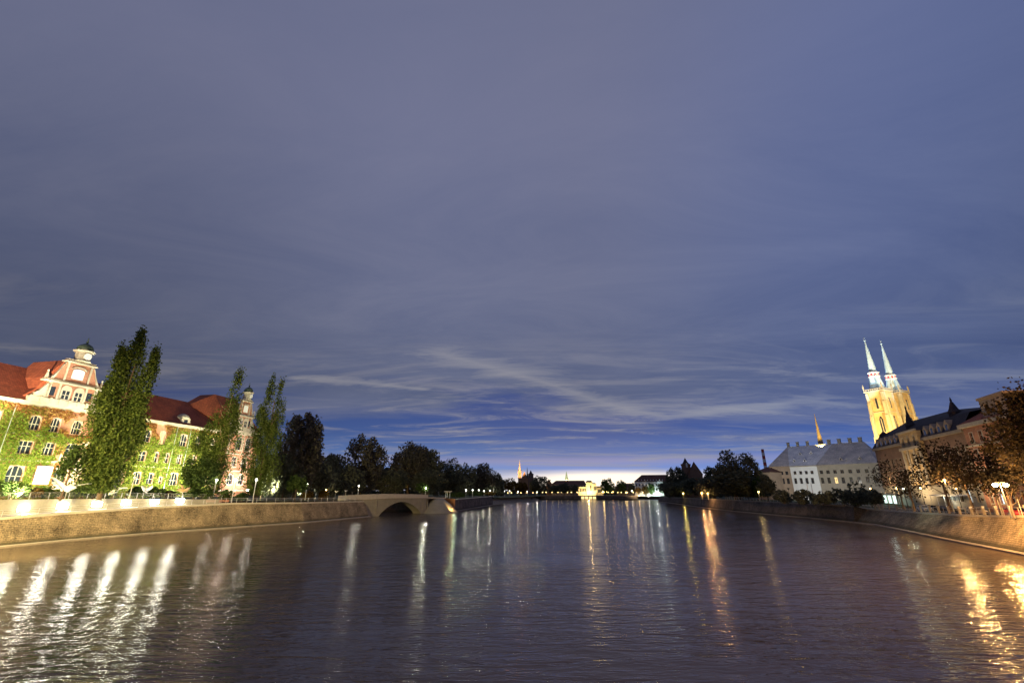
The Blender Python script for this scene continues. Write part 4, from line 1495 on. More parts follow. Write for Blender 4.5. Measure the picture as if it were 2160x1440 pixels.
# ---------------------------------------------------------------- generic distant building facing the viewer
def block(name, label, cat, px0, px1, py_eave, py_ridge, D0, D1, zg, wall, roof, depth=12, hip=(3, 3), rows=(), nwin=0, ww=1.0, lit=None, gable_front=False, trimz=True):
    A, B = PD(px0, py_eave, D0), PD(px1, py_eave, D1)
    fr = Frame(A, B)
    ze = (A.z + B.z) / 2
    fr2 = fr.at((px0 + px1) / 2, py_ridge, -depth / 2)
    zr = fr2[1]
    t = thing(name, label, cat, fr.A, fr.rz)
    hs = []
    for z0, z1 in rows:
        for i in range(nwin):
            c = fr.L * (i + 0.5) / nwin
            hs.append((c - ww / 2, c + ww / 2, z0, z1))
    mb = MB()
    wall_with_holes(mb, 0, fr.L, zg, ze, hs, depth=0.25)
    mb.quad((fr.L, 0, zg), (fr.L, depth, zg), (fr.L, depth, ze), (fr.L, 0, ze))
    mb.quad((0, depth, zg), (0, 0, zg), (0, 0, ze), (0, depth, ze))
    mb.quad((fr.L, depth, zg), (0, depth, zg), (0, depth, ze), (fr.L, depth, ze))
    if gable_front:
        mb.prism([(0, ze), (fr.L, ze), (fr.L / 2, zr - 0.1)], 0, 0.3)
    mb.build('wall', M[wall], t)
    for j, h in enumerate(hs):
        m2 = MB()
        m2.box(h[0], h[1], 0.22, 0.245, h[2], h[3])
        m2.build('window', E[lit] if lit and (j * 7) % 5 == 0 else M['pane'], t)
    mb = MB()
    if gable_front:
        mb.add([(-0.3, -0.3, ze - 0.05), (fr.L + 0.3, -0.3, ze - 0.05), (fr.L + 0.3, depth, ze - 0.05), (-0.3, depth, ze - 0.05), (fr.L / 2, -0.3, zr), (fr.L / 2, depth, zr)],
               [(0, 4, 5, 3), (1, 2, 5, 4), (2, 3, 5)])
    else:
        hip_roof(mb, 0, fr.L, 0, depth, ze + 0.02, zr, hip[0], hip[1])
    mb.build('roof', M[roof], t)
    return t, fr, ze, zr


# the long white and turquoise lit building with a big brown roof
tw, twf, twe, twr = block('riverside_palace', 'distant white washed building under a broad brown hipped roof', 'building', 1338, 1416, 1015, 1001, 455, 455, 3.0, 'plaster_pale', 'browntile', 16, (7, 4),
                          ((12, 14), (8, 10.2)), 11, 1.3)
for i in range(9):
    mb = MB()
    x = 4 + i * (twf.L - 9) / 9
    mb.prism([(x - 0.6, twe + 0.9), (x + 0.6, twe + 0.9), (x, twe + 2.1)], 0.5, 3.0)
    mb.build('dormer', M['plaster_pale'], tw)
# the blazing yellow hall, its wings, and the dark long house beside it
th, thf, the, thr = block('market_hall', 'floodlit yellow hall with a tall stepped centre blazing by the far bridge', 'hall', 1236, 1249, 1017, 1013, 470, 470, 3.0, 'cream', 'browntile', 14, (1, 1), ((8, 13),), 2, 1.2, lit='window_warm')
block('hall_wing', 'lower yellow lit wing on the left of the blazing far hall', 'building', 1219, 1235.5, 1026, 1023, 472, 471, 3.0, 'cream', 'browntile', 12, (1, 0), ((7, 10),), 5, 1.2, lit='window_warm')
block('hall_wing', 'higher yellow lit wing on the right of the blazing far hall', 'building', 1249.5, 1257, 1020, 1018, 470, 470, 3.0, 'cream', 'browntile', 12, (0, 1), ((8, 12),), 3, 1.0, lit='window_warm')
block('hall_wing', 'lowest pale row of lit rooms right of the blazing far hall', 'building', 1257.5, 1272, 1027, 1025, 474, 476, 3.0, 'cream', 'browntile', 10, (0, 1), ((6, 9),), 6, 1.0, lit='window_warm')
block('long_house', 'dark long roofed house left of the blazing far hall', 'building', 1163, 1233, 1021, 1013, 500, 495, 3.0, 'plaster_brown', 'browntile', 14, (4, 1), ((6, 8),), 9, 1.2, lit='window_warm')
block('town_house', 'reddish gabled far house above the trees left of the blazing hall', 'house', 1152, 1164, 1020, 1010, 505, 505, 3.0, 'orange_brick', 'redtile', 12, (2, 2), ((6, 8),), 3, 1.0, gable_front=True)
block('town_house', 'low dark roofed far house between the round trees and the white palace', 'house', 1300, 1338, 1027, 1019, 480, 480, 3.0, 'plaster_brown', 'browntile', 12, (3, 3), ((6, 8),), 6, 1.0)
block('town_house', 'small brown house with reddish hipped roof below the striped chimney', 'house', 1590, 1624, 996, 985, 245, 240, 4.0, 'plaster_brown', 'browntile', 12, (3, 3), ((8, 10),), 4, 1.0)


def tower(name, label, px, py_top, py_base, D, zg, hw, mat, spire_mat, spire_h, oct_top=False, parent_cat='tower', window_h=None):
    top = PD(px, py_top, D)
    pb = PD(px, py_base, D)
    t = thing(name, label, parent_cat, (top.x, top.y, zg), math.atan2(-top.x, top.y) * 1.0)
    h = top.z - zg
    mb = MB()
    hb = h - spire_h
    mb.lathe([(hw * 1.414, 0), (hw * 1.414, hb * 0.96), (hw * 1.55, hb * 0.965), (hw * 1.55, hb)], 4, 0, 0, pi / 4)
    mb.build('tower_shaft', M[mat], t)
    mb = MB()
    n = 8 if oct_top else 4
    mb.lathe([(hw * 1.2, hb + 0.003), (hw * 0.75, hb + spire_h * 0.25), (0.06, h)], n, 0, 0, pi / n)
    mb.build('spire', M[spire_mat], t)
    if window_h:
        for sx in (-1, 1):
            m2 = MB()
            m2.box(sx * hw * 0.4 - hw * 0.16, sx * hw * 0.4 + hw * 0.16, -hw - 0.06, -hw - 0.01, hb - window_h * 1.6, hb - window_h * 0.5)
            m2.build('window', M['pane'], t)
    return t


ch1 = tower('church_tower', 'slender distant brick church tower with pointed spire glowing orange', 1096, 970, 1015, 560, 4, 2.0, 'orange_brick', 'stone', 13, True, 'church tower', 4)
block('church_nave', 'steep red gabled church roof beside the orange lit far tower', 'church', 1099, 1114, 1011, 995, 560, 560, 4, 'orange_brick', 'redtile', 24, (0, 0), (), 0, gable_front=True)
tower('church_spire', 'thin black far spire right of the orange church tower', 1112, 984, 1010, 640, 4, 1.6, 'darkstone', 'copper', 16, True, 'spire')
tower('church_tower', 'blunt dark square tower among the far trees right of the orange church', 1119.5, 991, 1010, 620, 4, 3.6, 'plaster_dark', 'darktile', 5, False, 'church tower', 3)
tower('church_spire', 'small dark spire on a pale lit base above the far long house', 1194.5, 993, 1012, 620, 4, 2.3, 'stone', 'copper', 11, True, 'spire')
tower('church_tower', 'dark brick tower with pyramid top and one open window above the island trees', 1444.5, 965, 1000, 330, 4, 2.9, 'plaster_dark', 'darktile', 4.2, False, 'church tower')
c_ = PD(1446, 981, 329)
mb = MB()
mb.prism([(-0.55, -1.4), (0.55, -1.4), (0.55, 0.9), (0, 1.5), (-0.55, 0.9)], -3.2, -3.0)
o = mb.build('louvre_window', M['plaster_pale'], None)
o.parent = bpy.data.objects['church_tower.002']
o.location = (0.6, 0, c_.z - 4)
tg_, _, _, _ = block('church_nave', 'dark red steep brick gable rising beside the island tower', 'church', 1451, 1482, 1000, 975, 325, 325, 4, 'plaster_dark', 'redtile', 24, (0, 0), (), 0, gable_front=True)
# small tower with yellow lit spire behind the steep roofed building
t = tower('church_spire', 'slim yellow lit spire rising behind the steep roofed building', 1717.5, 872, 938, 275, 4, 1.0, 'gothic', 'gothic', 14, True, 'spire')
ys = t
# red and white striped chimney
top = PD(1608, 947, 620)
t = thing('chimney_stack', 'tall distant red and white striped chimney', 'chimney', (top.x, top.y, 4))
hh = top.z - 4
for i in range(9):
    z0 = hh * (1 - (i + 1) * 0.075)
    z1 = hh * (1 - i * 0.075)
    if i == 8:
        z0 = 0
    mb = MB()
    mb.lathe([(2.3 - 0.8 * z0 / hh, z0), (2.3 - 0.8 * z1 / hh, z1)], 14)
    mb.build('band', M['redwhite_r' if i % 2 == 0 else 'redwhite_w'], t)

# ---------------------------------------------------------------- cathedral: two gothic towers with pale blue spires
crz = R(-67)
cath = thing('cathedral', 'floodlit gothic cathedral with twin towers under slender pale blue spires', 'cathedral', (220.6, 261.3, 0), crz)


def cathedral_tower(x, y, ztop):
    """square shaft with corner buttresses, belts, lancets, parapet and gallery spire"""
    g = thing('cathedral_tower', None, None)
    g.parent = cath
    g.location = (x, y, 0)
    hw = 4.5
    mb = MB()
    mb.box(-hw, hw, -hw, hw, 4, 64.2)
    mb.build('shaft', M['gothic'], g)
    mb = MB()
    for sx in (-1, 1):
        for sy in (-1, 1):
            for z0, z1, e in ((4, 22, 2.6), (22.003, 38, 1.9), (38.003, 50, 1.3), (50.003, 58, 0.8), (58.003, 63.6, 0.45)):
                mb.box(min(sx * (hw - 1.3), sx * hw), max(sx * (hw - 1.3), sx * hw), min(sy * hw, sy * (hw + e)) + 0.003, max(sy * hw, sy * (hw + e)) - 0.003, z0, z1)
                mb.box(min(sx * hw, sx * (hw + e)) + 0.003, max(sx * hw, sx * (hw + e)) - 0.003, min(sy * (hw - 1.3), sy * hw), max(sy * (hw - 1.3), sy * hw), z0, z1)
    mb.build('buttresses', M['stone'], g)
    mb = MB()
    for z in (27, 38.5, 51.5):
        e = 0.28
        for a in ((-3.15, 3.15, -hw - e, -hw - 0.003), (-3.15, 3.15, hw + 0.003, hw + e)):
            mb.box(a[0], a[1], a[2], a[3], z, z + 0.6)
        for a in ((-hw - e, -hw - 0.003, -3.15, 3.15), (hw + 0.003, hw + e, -3.15, 3.15)):
            mb.box(a[0], a[1], a[2], a[3], z, z + 0.6)
    mb.build('belt_courses', M['stone'], g)
    for (z0, z1, w, xs) in ((54, 60.5, 1.1, (0,)), (40.5, 49.5, 2.2, (0,)), (29, 36.5, 1.0, (-1.3, 1.3)), (12, 24, 1.6, (0,))):
        for rot in (0, 1):
            for x_ in xs:
                mb = MB()
                mb.prism([(x_ - w / 2, z0), (x_ + w / 2, z0), (x_ + w / 2, z1 - w), (x_ + w * 0.2, z1 - 0.3), (x_, z1), (x_ - w * 0.2, z1 - 0.3), (x_ - w / 2, z1 - w)], -hw - 0.08, -hw - 0.01)
                if w > 2:
                    pass
                wo = mb.build('window', M['pane'], g)
                if rot:
                    wo.rotation_euler = (0, 0, pi / 2)
                fm = MB()
                fm.box(x_ - w / 2 - 0.25, x_ - w / 2, -hw - 0.22, -hw - 0.012, z0, z1 - w)
                fm.box(x_ + w / 2, x_ + w / 2 + 0.25, -hw - 0.22, -hw - 0.012, z0, z1 - w)
                fm.box(x_ - w / 2 - 0.25, x_ + w / 2 + 0.25, -hw - 0.25, -hw - 0.012, z0 - 0.3, z0 - 0.003)
                if w > 2:
                    fm.box(x_ - 0.12, x_ + 0.12, -hw - 0.2, -hw - 0.09, z0, z1 - 1.2)
                fm.build('window_frame', M['stone'], wo)
    # parapet
    mb = MB()
    mb.box(-hw - 0.7, hw + 0.7, -hw - 0.7, hw + 0.7, 64.203, 64.8)
    for a in range(2):
        for s_ in (-1, 1):
            for k_ in range(9):
                q_ = -hw - 0.6 + k_ * (2 * hw + 1.2 - 0.35) / 8
                if a == 0:
                    mb.box(q_, q_ + 0.35, s_ * (hw + 0.45) - 0.12, s_ * (hw + 0.45) + 0.12, 64.803, 65.7)
                elif 0 < k_ < 8:
                    mb.box(s_ * (hw + 0.45) - 0.12, s_ * (hw + 0.45) + 0.12, q_, q_ + 0.35, 64.803, 65.7)
    for s_ in (-1, 1):
        mb.box(-hw - 0.6, hw + 0.6, s_ * (hw + 0.45) - 0.16, s_ * (hw + 0.45) + 0.16, 65.703, 65.95)
        mb.box(s_ * (hw + 0.45) - 0.16, s_ * (hw + 0.45) + 0.16, -hw + 0.0, hw - 0.0, 65.706, 65.947)
        for s2_ in (-1, 1):
            mb.lathe([(0.45, 65.96), (0.4, 67.5), (0.5, 67.6), (0.05, 69.4)], 4, s_ * (hw + 0.4), s2_ * (hw + 0.4), pi / 4)
    mb.build('parapet', M['stone'], g)
    mb = MB()
    mb.lathe([(4.5, 64.81), (4.0, 66.4), (3.3, 69.5), (2.6, 73.2), (2.6, 73.6)], 8, 0, 0, pi / 8)
    mb.build('spire_skirt', M['spire'], g)
    mb = MB()
    mb.lathe([(2.9, 73.6), (2.95, 74.1), (2.6, 74.103), (2.6, 76.0), (3.0, 76.003), (3.0, 76.4)], 8, 0, 0, pi / 8)
    go = mb.build('gallery', M['white'], g)
    for k_ in range(8):
        a = k_ * pi / 4
        m2 = MB()
        m2.prism([(-0.42, 74.3), (0.42, 74.3), (0.42, 75.4), (0, 75.85), (-0.42, 75.4)], -2.52, -2.44)
        w_ = m2.build('gallery_window', E['galleryred'], go)
        w_.rotation_euler = (0, 0, a)
    mb = MB()
    mb.lathe([(1.95, 76.4), (1.75, 78.5), (1.15, 86), (0.5, 93.5), (0.1, ztop - 1.0)], 8, 0, 0, pi / 8)
    mb.lathe([(0.5, ztop - 1.3), (0.6, ztop - 1.0), (0.08, ztop - 0.7), (0.05, ztop + 1.5)], 8)
    mb.box(-0.5, 0.5, -0.05, 0.05, ztop + 0.5, ztop + 0.65)
    mb.build('spire', M['spire'], g)
    return g


cathedral_tower(0, 0, 98)
cathedral_tower(0.1, 16.9, 98)
mb = MB()
mb.box(-4.0, 4.0, 4.6, 12.3, 4, 40)
mb.build('front_wall', M['gothic'], cath)
mb = MB()
mb.prismx([(4.6, 40), (12.3, 40), (8.45, 46)], -3.8, 3.8)
mb.build('gable_roof', M['browntile'], cath)
mb = MB()
mb.box(4.8, 48, 0.0, 16.9, 4, 28)
mb.build('nave_wall', M['gothic'], cath)
mb = MB()
mb.prismx([(-0.6, 28.01), (17.5, 28.01), (8.45, 40)], 4.6, 48)
mb.build('nave_roof', M['browntile'], cath)


def cl(x, y, z):
    c, s_ = math.cos(crz), math.sin(crz)
    return Vector((220.6 + x * c - y * s_, 261.3 + x * s_ + y * c, z))


def cathedral_flood(label, x, y, z, aim, power, col, spot):
    p = cl(x, y, z)
    a = cl(*aim)
    t = thing('floodlight', label, 'floodlight', p, 0, 'cathedral floodlights')
    mb = MB()
    mb.box(-0.4, 0.4, -0.3, 0.3, 0, 0.5)
    mb.build('lamp_housing', M['pole_dark'], t)
    lamp('floodlight_beam', 'SPOT', (0, 0, 0.8), power, col, t, 0.4, spot, (a.x - p.x, a.y - p.y, a.z - p.z), 0.5)


YEL = (1.0, 0.70, 0.24)
cathedral_flood('floodlight on the roofs left of the near cathedral tower', -6, -32, 14, (0, -4, 46), 300000, YEL, 75)
cathedral_flood('floodlight on a roof between the cathedral towers', 20, 3, 14, (1, 13, 46), 260000, YEL, 80)
cathedral_flood('floodlight lighting the shaded sides of both cathedral towers', 36, -26, 26, (4, 9, 52), 380000, YEL, 70)
cathedral_flood('floodlight on the first tower parapet aimed at its spire', -12, -26, 34, (0, 0, 84), 190000, (0.80, 0.97, 1.0), 28)
cathedral_flood('floodlight on the far roofs aimed at the right sides of both spires', 40, -16, 34, (0, 8, 84), 170000, (0.80, 0.97, 1.0), 36)
cathedral_flood('floodlight on the second tower parapet aimed at its spire', -30, 2, 34, (0, 16.9, 84), 190000, (0.80, 0.97, 1.0), 28)
lp = Vector(ys.location)


# ================================================================ old buildings on the right bank street
tf = Frame((125, 156), (97, 85))
ten = thing('corner_tenement', 'dark ornate four storey brick building with mansard roof, turrets and stone bay', 'building', tf.A, tf.rz)
ZT = 4.6
mb = MB()
tw_ = []
for c in (3.0, 6.2, 9.4, 12.6, 15.8, 19.0, 22.2):
    tw_ += [(c, 10.6, 13.0, 1.3, True), (c, 15.0, 17.6, 1.3, False), (c, 6.2, 8.8, 1.5, True)]
for c in (41.0, 44.5, 48.0, 51.5, 55.0):
    tw_ += [(c, 10.6, 13.4, 1.4, True), (c, 15.2, 18.2, 1.4, False), (c, 5.9, 8.8, 1.7, True)]
hl = lambda w: (w[0] - w[3] / 2, w[0] + w[3] / 2, w[1], w[2])
wall_with_holes(mb, 0, 57.5, 9.6, 21.6, [hl(w) for w in tw_ if w[1] > 9])
mb.quad((0, 14, ZT), (0, 0, ZT), (0, 0, 21.6), (0, 14, 21.6))
mb.quad((57.5, 14, ZT), (0, 14, ZT), (0, 14, 21.6), (57.5, 14, 21.6))
mb.build('wall', M['plaster_dark'], ten)
mb = MB()
wall_with_holes(mb, 0, 57.5, ZT - 0.6, 9.6, [hl(w) for w in tw_ if w[1] < 9], y=-0.12, depth=0.4)
mb.build('ground_storey', M['plaster'], ten)
for w in tw_:
    window(ten, w[0], w[1], w[2], w[3], -0.12 if w[1] < 9 else 0.0, w[4], 'plaster' if w[1] < 9 else 'darkstone', 'pane', 1, trim=0.18,
           lit='window_warm' if (w[0] == 6.2 and 10 < w[1] < 12) else ('window_cool' if w[0] == 51.5 and w[1] < 9 else None), sash='frame')
mb = MB()
mb.box(-0.4, 57.5, -0.6, -0.003, 21.2, 21.9)
mb.box(-0.3, 57.5, -0.35, -0.125, 9.3, 9.75)
mb.box(-0.3, 57.5, -0.25, -0.003, 14.0, 14.3)
mb.build('cornice', M['darkstone'], ten)
# stone bay with pilasters and its tall attic gable
mb = MB()
bw = [(26.6, 10.8, 13.6, 1.5, True), (30.5, 10.8, 13.6, 1.7, True), (34.4, 10.8, 13.6, 1.5, True), (26.6, 15.2, 18.4, 1.5, False), (30.5, 15.2, 18.4, 1.7, False), (34.4, 15.2, 18.4, 1.5, False),
      (26.8, 20.6, 23.0, 1.3, True), (30.5, 20.6, 23.0, 1.3, True), (34.2, 20.6, 23.0, 1.3, True)]
wall_with_holes(mb, 24.6, 36.6, 9.76, 24.0, [hl(w) for w in bw], y=-1.0, depth=0.4)
for x in (24.6, 36.6):
    mb.quad((x, -1, 9.76), (x, 0, 9.76), (x, 0, 24), (x, -1, 24))
mb.quad((24.6, -1, 9.76), (36.6, -1, 9.76), (36.6, 0, 9.76), (24.6, 0, 9.76))
mb.quad((24.6, -1, 24), (36.6, -1, 24), (36.6, 4, 24.4), (24.6, 4, 24.4))
bay = mb.build('stone_bay', M['gothic'], ten)
for w in bw:
    window(ten, w[0], w[1], w[2], w[3], -1.0, w[4], 'stone', 'pane', 1, trim=0.15)
for x in (24.7, 28.1, 32.2, 35.9):
    MB().box(x, x + 0.7, -1.3, -1.003, 9.8, 19.3).build('pilaster', M['stone'], ten)
mb = MB()
mb.box(24.2, 37.0, -1.6, -1.003, 19.3, 20.0)
mb.box(24.3, 36.9, -1.4, -1.003, 24.0, 24.5)
mb.build('bay_cornice', M['stone'], ten)
# mansard and dormers
mb = MB()
mb.add([(-0.5, -0.5, 21.92), (58, -0.5, 21.92), (58, 1.8, 25.6), (0.9, 1.8, 25.6), (10, 7, 29.2), (40, 7, 28.6), (58, 7, 26.6), (58, 14.3, 21.92), (-0.5, 14.3, 21.92)],
       [(0, 1, 2, 3), (3, 2, 6, 5, 4), (0, 3, 4, 8), (4, 5, 6, 7, 8)])
mb.build('mansard_roof', M['darktile'], ten)
for i, c in enumerate((4.5, 8.2, 12.0, 15.8, 19.5, 39.6, 43.4, 47.2, 51.0)):
    mb = MB()
    mb.prism([(c - 1.1, 21.93), (c + 1.1, 21.93), (c + 1.1, 23.6), (c, 24.8), (c - 1.1, 23.6)], -0.3, 1.6)
    d_ = mb.build('dormer', M['plaster_brown'], ten)
    MB().box(c - 0.5, c + 0.5, -0.34, -0.302, 22.3, 23.6).build('pane', M['pane'], d_)
# turrets and a round cap
for s_, zt, r_ in ((23.6, 32.8, 1.25), (49.0, 30.6, 1.25)):
    mb = MB()
    mb.lathe([(r_, 24.5), (r_, 26.6), (r_ * 1.15, 26.7), (r_ * 0.75, 27.6), (r_ * 0.25, (27.6 + zt) / 2 + 0.2), (0.16, zt - 1.2), (0.26, zt - 0.9), (0.03, zt)], 8, s_, 3.0)
    mb.build('turret', M['darktile'], ten)
mb = MB()
mb.lathe([(1.3, 24.0), (1.5, 25.2), (1.2, 26.4), (0.5, 27.0), (0.1, 27.3)], 10, 3.4, 2.6)
mb.build('corner_cap', M['darktile'], ten)

# red brick building nearer the right edge
bf = Frame(tuple(tf.world(57.9, 0, 0))[:2], tuple(tf.world(120, 0, 0))[:2])
red = thing('brick_house', 'tall red brick house with pale cornice and attic windows behind the street lamp', 'building', bf.A, bf.rz)
rw = []
for c in (2.6, 6.2, 9.8, 13.4, 17.0, 20.6, 24.2, 27.8, 31.4):
    rw += [(c, 5.8, 8.4, 1.3, True), (c, 10.4, 13.2, 1.4, False), (c, 14.6, 17.0, 1.4, False), (c, 18.4, 20.6, 1.3, False)]
mb = MB()
wall_with_holes(mb, 0, 36, ZT - 0.6, 22.2, [hl(w) for w in rw], y=-0.4)
mb.quad((0, -0.4, ZT), (0, 13, ZT), (0, 13, 22.2), (0, -0.4, 22.2))
mb.quad((36, -0.4, ZT), (36, 13, ZT), (36, 13, 22.2), (36, -0.4, 22.2))
mb.build('wall', M['redbrick'], red)
for w in rw:
    window(red, w[0], w[1], w[2], w[3], -0.4, w[4], 'stone', 'pane', 1, trim=0.16, lit='window_cool' if (w[0] in (6.2,) and w[1] < 6) else None)
mb = MB()
mb.box(-0.5, 36.5, -1.1, -0.404, 21.8, 22.6)
mb.box(-0.2, 36.2, -0.65, -0.404, 17.6, 17.95)
mb.box(-0.2, 36.2, -0.6, -0.404, 9.4, 9.7)
mb.build('cornice', M['stone'], red)
mb = MB()
mb.add([(-0.5, -1.0, 22.62), (36.5, -1.0, 22.62), (36.5, 7, 27.6), (5, 7, 27.6), (36.5, 13.5, 22.62), (-0.5, 13.5, 22.62)], [(0, 1, 2, 3), (0, 3, 5), (3, 2, 4, 5)])
mb.build('roof', M['redtile'], red)
mb = MB()
wall_with_holes(mb, 9.0, 17.5, 22.65, 26.6, [(10.4, 11.9, 23.6, 25.6), (14.4, 15.9, 23.6, 25.6)], y=-0.3, depth=0.3)
mb.prismx([(-0.5, 26.6), (6, 26.9), (-0.5, 27.1)], 8.7, 17.8)
mb.quad((9, -0.3, 22.65), (9, 5, 22.65), (9, 5, 26.6), (9, -0.3, 26.6))
mb.build('attic_gable', M['plaster_brown'], red)

# ---------------------------------------------------------------- street side of the right bank
RTc = [p + Vector((0, 0, 0.16)) for p in RT]
bal = thing('balustrade', 'row of pale stone posts with thin bars along the right embankment', 'railing')
src = None
pxs = [1847, 1855, 1863, 1877, 1893, 1910, 1928, 1944, 1963, 1982, 2003, 2026, 2051, 2077, 2104, 2135, 2170, 2210]
pts = []
for i, px in enumerate(pxs):
    q = on_poly(RTc, px)
    if q is None:
        continue
    pts.append(q)
    if src is None:
        mb = MB()
        mb.box(-0.17, 0.17, -0.17, 0.17, 0, 1.25)
        mb.box(-0.22, 0.22, -0.22, 0.22, 1.253, 1.4)
        src = mb.build('post', M['stone'], bal)
        o = src
    else:
        o = src.copy()
        COL.objects.link(o)
    o.location = q
    a = on_poly(RTc, px - 2) or q
    o.rotation_euler = (0, 0, math.atan2((q - a).y, (q - a).x))
mb = MB()
for a, b in zip(pts[:-1], pts[1:]):
    for z in (0.35, 1.1):
        mb.tube(a + Vector((0, 0, z)), b + Vector((0, 0, z)), 0.035, None, 4, False)
    m_ = (a + b) / 2
mb.build('rails', M['steel'], bal)
src = None
for a, b in zip(pts[:-1], pts[1:]):
    m_ = (a + b) / 2
    if src is None:
        mb = MB()
        mb.tube((0, 0, 0), (0, 0, 1.15), 0.05, None, 4)
        src = mb.build('bar', M['stone'], bal)
        o = src
    else:
        o = src.copy()
        COL.objects.link(o)
    o.location = m_
railing('quay_railing', 'low dark iron railing along the dark quay below the steep roofed building', sub_poly(RTc, 1530, 1838)[::-1] if False else sub_poly(RTc, 1838, 1530) if False else [on_poly(RTc, 1838), on_poly(RTc, 1770), on_poly(RTc, 1700), on_poly(RTc, 1640), on_poly(RTc, 1570), on_poly(RTc, 1530)],
        1.1, 2.2, 'pole', 3, 0.025, 0.045)
# taller frame of thin poles by the parked red car
t = thing('sign_frame', 'frame of tall thin pale poles standing behind the posts by the red car', 'frame')
for px in (2094, 2101, 2109, 2152):
    q = on_poly(RTc, px) + Vector((0.6, 0.2, 0))
    mb = MB()
    mb.tube(q, q + Vector((0, 0, 2.3)), 0.05, None, 6)
    mb.build('pole', M['stone'], t)


# ---------------------------------------------------------------- cars
def make_car(name, label, paint, px, dist_off, face=1, lights=False, van=False, group='cars parked along the right street'):
    poly = [Vector((x, y, RT[i].z + 0.03)) for i, (x, y) in enumerate(offset([(p.x, p.y) for p in RT], -dist_off))]
    q = on_poly(poly, px)
    a = on_poly(poly, px - 3)
    rz = math.atan2((q - a).y, (q - a).x) + (0 if face > 0 else pi)
    t = thing(name, label, 'van' if van else 'car', q, rz, group)
    H1 = 1.95 if van else 1.46
    side = [(-2.15, 0.32), (2.1, 0.32), (2.2, 0.5), (2.15, 0.78), (1.2, 0.98), (0.95, 1.0), (-1.75, 1.02), (-2.1, 0.98), (-2.2, 0.6)]
    mb = MB()
    mb.prism(side, -0.86, 0.86)
    mb.build('body', M[paint], t, bevel=0.08)
    roof = [(-1.95, 0.985), (-1.6, H1 - 0.06), (-1.2, H1), (0.0, H1), (0.35, H1 - 0.08), (1.15, 0.985)]
    mb = MB()
    n = len(roof)
    vs = [(x, -0.80 + (z - 0.98) * 0.28, z) for x, z in roof] + [(x, 0.80 - (z - 0.98) * 0.28, z) for x, z in roof]
    mb.add(vs, [tuple(range(n - 1, -1, -1)), tuple(range(n, 2 * n))] + [(i, i + 1, i + 1 + n, i + n) for i in range(n - 1)] + [(n - 1, 0, n, 2 * n - 1)])
    mb.build('cabin', M[paint], t, bevel=0.05)
    for sy in (-1, 1):
        for xa, xb in ((-1.55, -0.5), (-0.42, 0.62)):
            k1 = 0.26 if xa < -1 else 0.02
            k2 = 0.02 if xa < -1 else 0.36
            yy = lambda z: sy * (0.815 - (z - 0.98) * 0.28)
            mb = MB()
            mb.add([(xa - 0.05, yy(1.04), 1.04), (xb + (0.25 if xb > 0 else 0), yy(1.04), 1.04), (xb - k2 + 0.1, yy(H1 - 0.13), H1 - 0.13), (xa + k1, yy(H1 - 0.13), H1 - 0.13)], [(0, 1, 2, 3)])
            mb.build('window', M['pane'], t)
    mb = MB()
    mb.quad((1.13, -0.72, 1.03), (1.13, 0.72, 1.03), (0.42, 0.66, H1 - 0.1), (0.42, -0.66, H1 - 0.1))
    mb.build('windscreen', M['pane'], t)
    mb = MB()
    mb.quad((-1.95, 0.7, 1.06), (-1.95, -0.7, 1.06), (-1.68, -0.66, H1 - 0.14), (-1.68, 0.66, H1 - 0.14))
    mb.build('rear_window', M['pane'], t)
    for x in (-1.35, 1.35):
        for sy in (-1, 1):
            mb = MB()
            mb.tube((x, sy * 0.70, 0.33), (x, sy * 0.89, 0.33), 0.33, 0.33, 18)
            w = mb.build('wheel', M['tyre'], t)
            mb = MB()
            mb.tube((x, sy * 0.885, 0.33), (x, sy * 0.905, 0.33), 0.2, 0.2, 10)
            mb.build('rim', M['rim'], w)
    for sy in (-0.62, 0.62):
        mb = MB()
        mb.box(2.12, 2.23, sy - 0.18, sy + 0.18, 0.58, 0.74)
        mb.build('headlight', M['frame'], t)
        mb = MB()
        mb.box(-2.24, -2.13, sy - 0.16, sy + 0.16, 0.66, 0.84)
        mb.build('tail_light', E['red'] if lights else M['redpaint'], t)
    return t


rc = make_car('parked_car', 'red hatchback with glowing tail lights under the double street lamp', 'redpaint', 2133, 4.4, 1, True)
make_car('parked_car', 'silver beige car parked behind the posts left of the red one', 'beigepaint', 2062, 4.4, 1)
make_car('parked_car', 'black car parked left of the silver beige one', 'blackpaint', 2002, 4.4, 1)
make_car('parked_car', 'white car in front of the lit gateway', 'whitepaint', 1952, 4.6, 1)
make_car('parked_car', 'dark car farthest along the row, beside the tall trunk', 'blackpaint', 1975, 8.6, 1)
make_car('parked_car', 'dark blue black car at the frame edge beyond the red one', 'blackpaint', 2178, 8.6, 1)
lamp('tail_glow', 'POINT', (-2.5, 0, 0.8), 60, (1, 0.06, 0.04), rc, 0.1)

# lit gateway tent by the tenement corner
q = tf.world(12, -3.0, 0)
t = thing('entrance_tent', 'low pale tent shaped entrance glowing white green behind the first posts', 'tent', (q.x, q.y, 4.6), tf.rz)
mb = MB()
mb.box(-5, 6, 0, 0.1, 0, 2.3)
mb.build('lit_panel', E['shop'], t)
mb = MB()
for x in (-5.2, -1.6, 2.2, 5.9):
    mb.box(x, x + 0.4, -0.3, -0.003, 0, 3.2)
mb.build('posts_frame', M['stone'], t)
mb = MB()
mb.prism([(-5.6, 2.6), (6.4, 2.6), (6.2, 2.9), (-5.4, 2.9)], -0.9, 0.4)
mb.build('canopy', M['darkstone'], t)
lamp('tent_light', 'POINT', (0.5, -1.6, 1.6), 120, (0.8, 1.0, 0.9), t, 0.6)
q = tf.world(39, -0.5, 0)
t = thing('shop_awning', 'thin white lit awning along the ground storey above the parked cars', 'awning', (q.x, q.y, 7.2), tf.rz)
mb = MB()
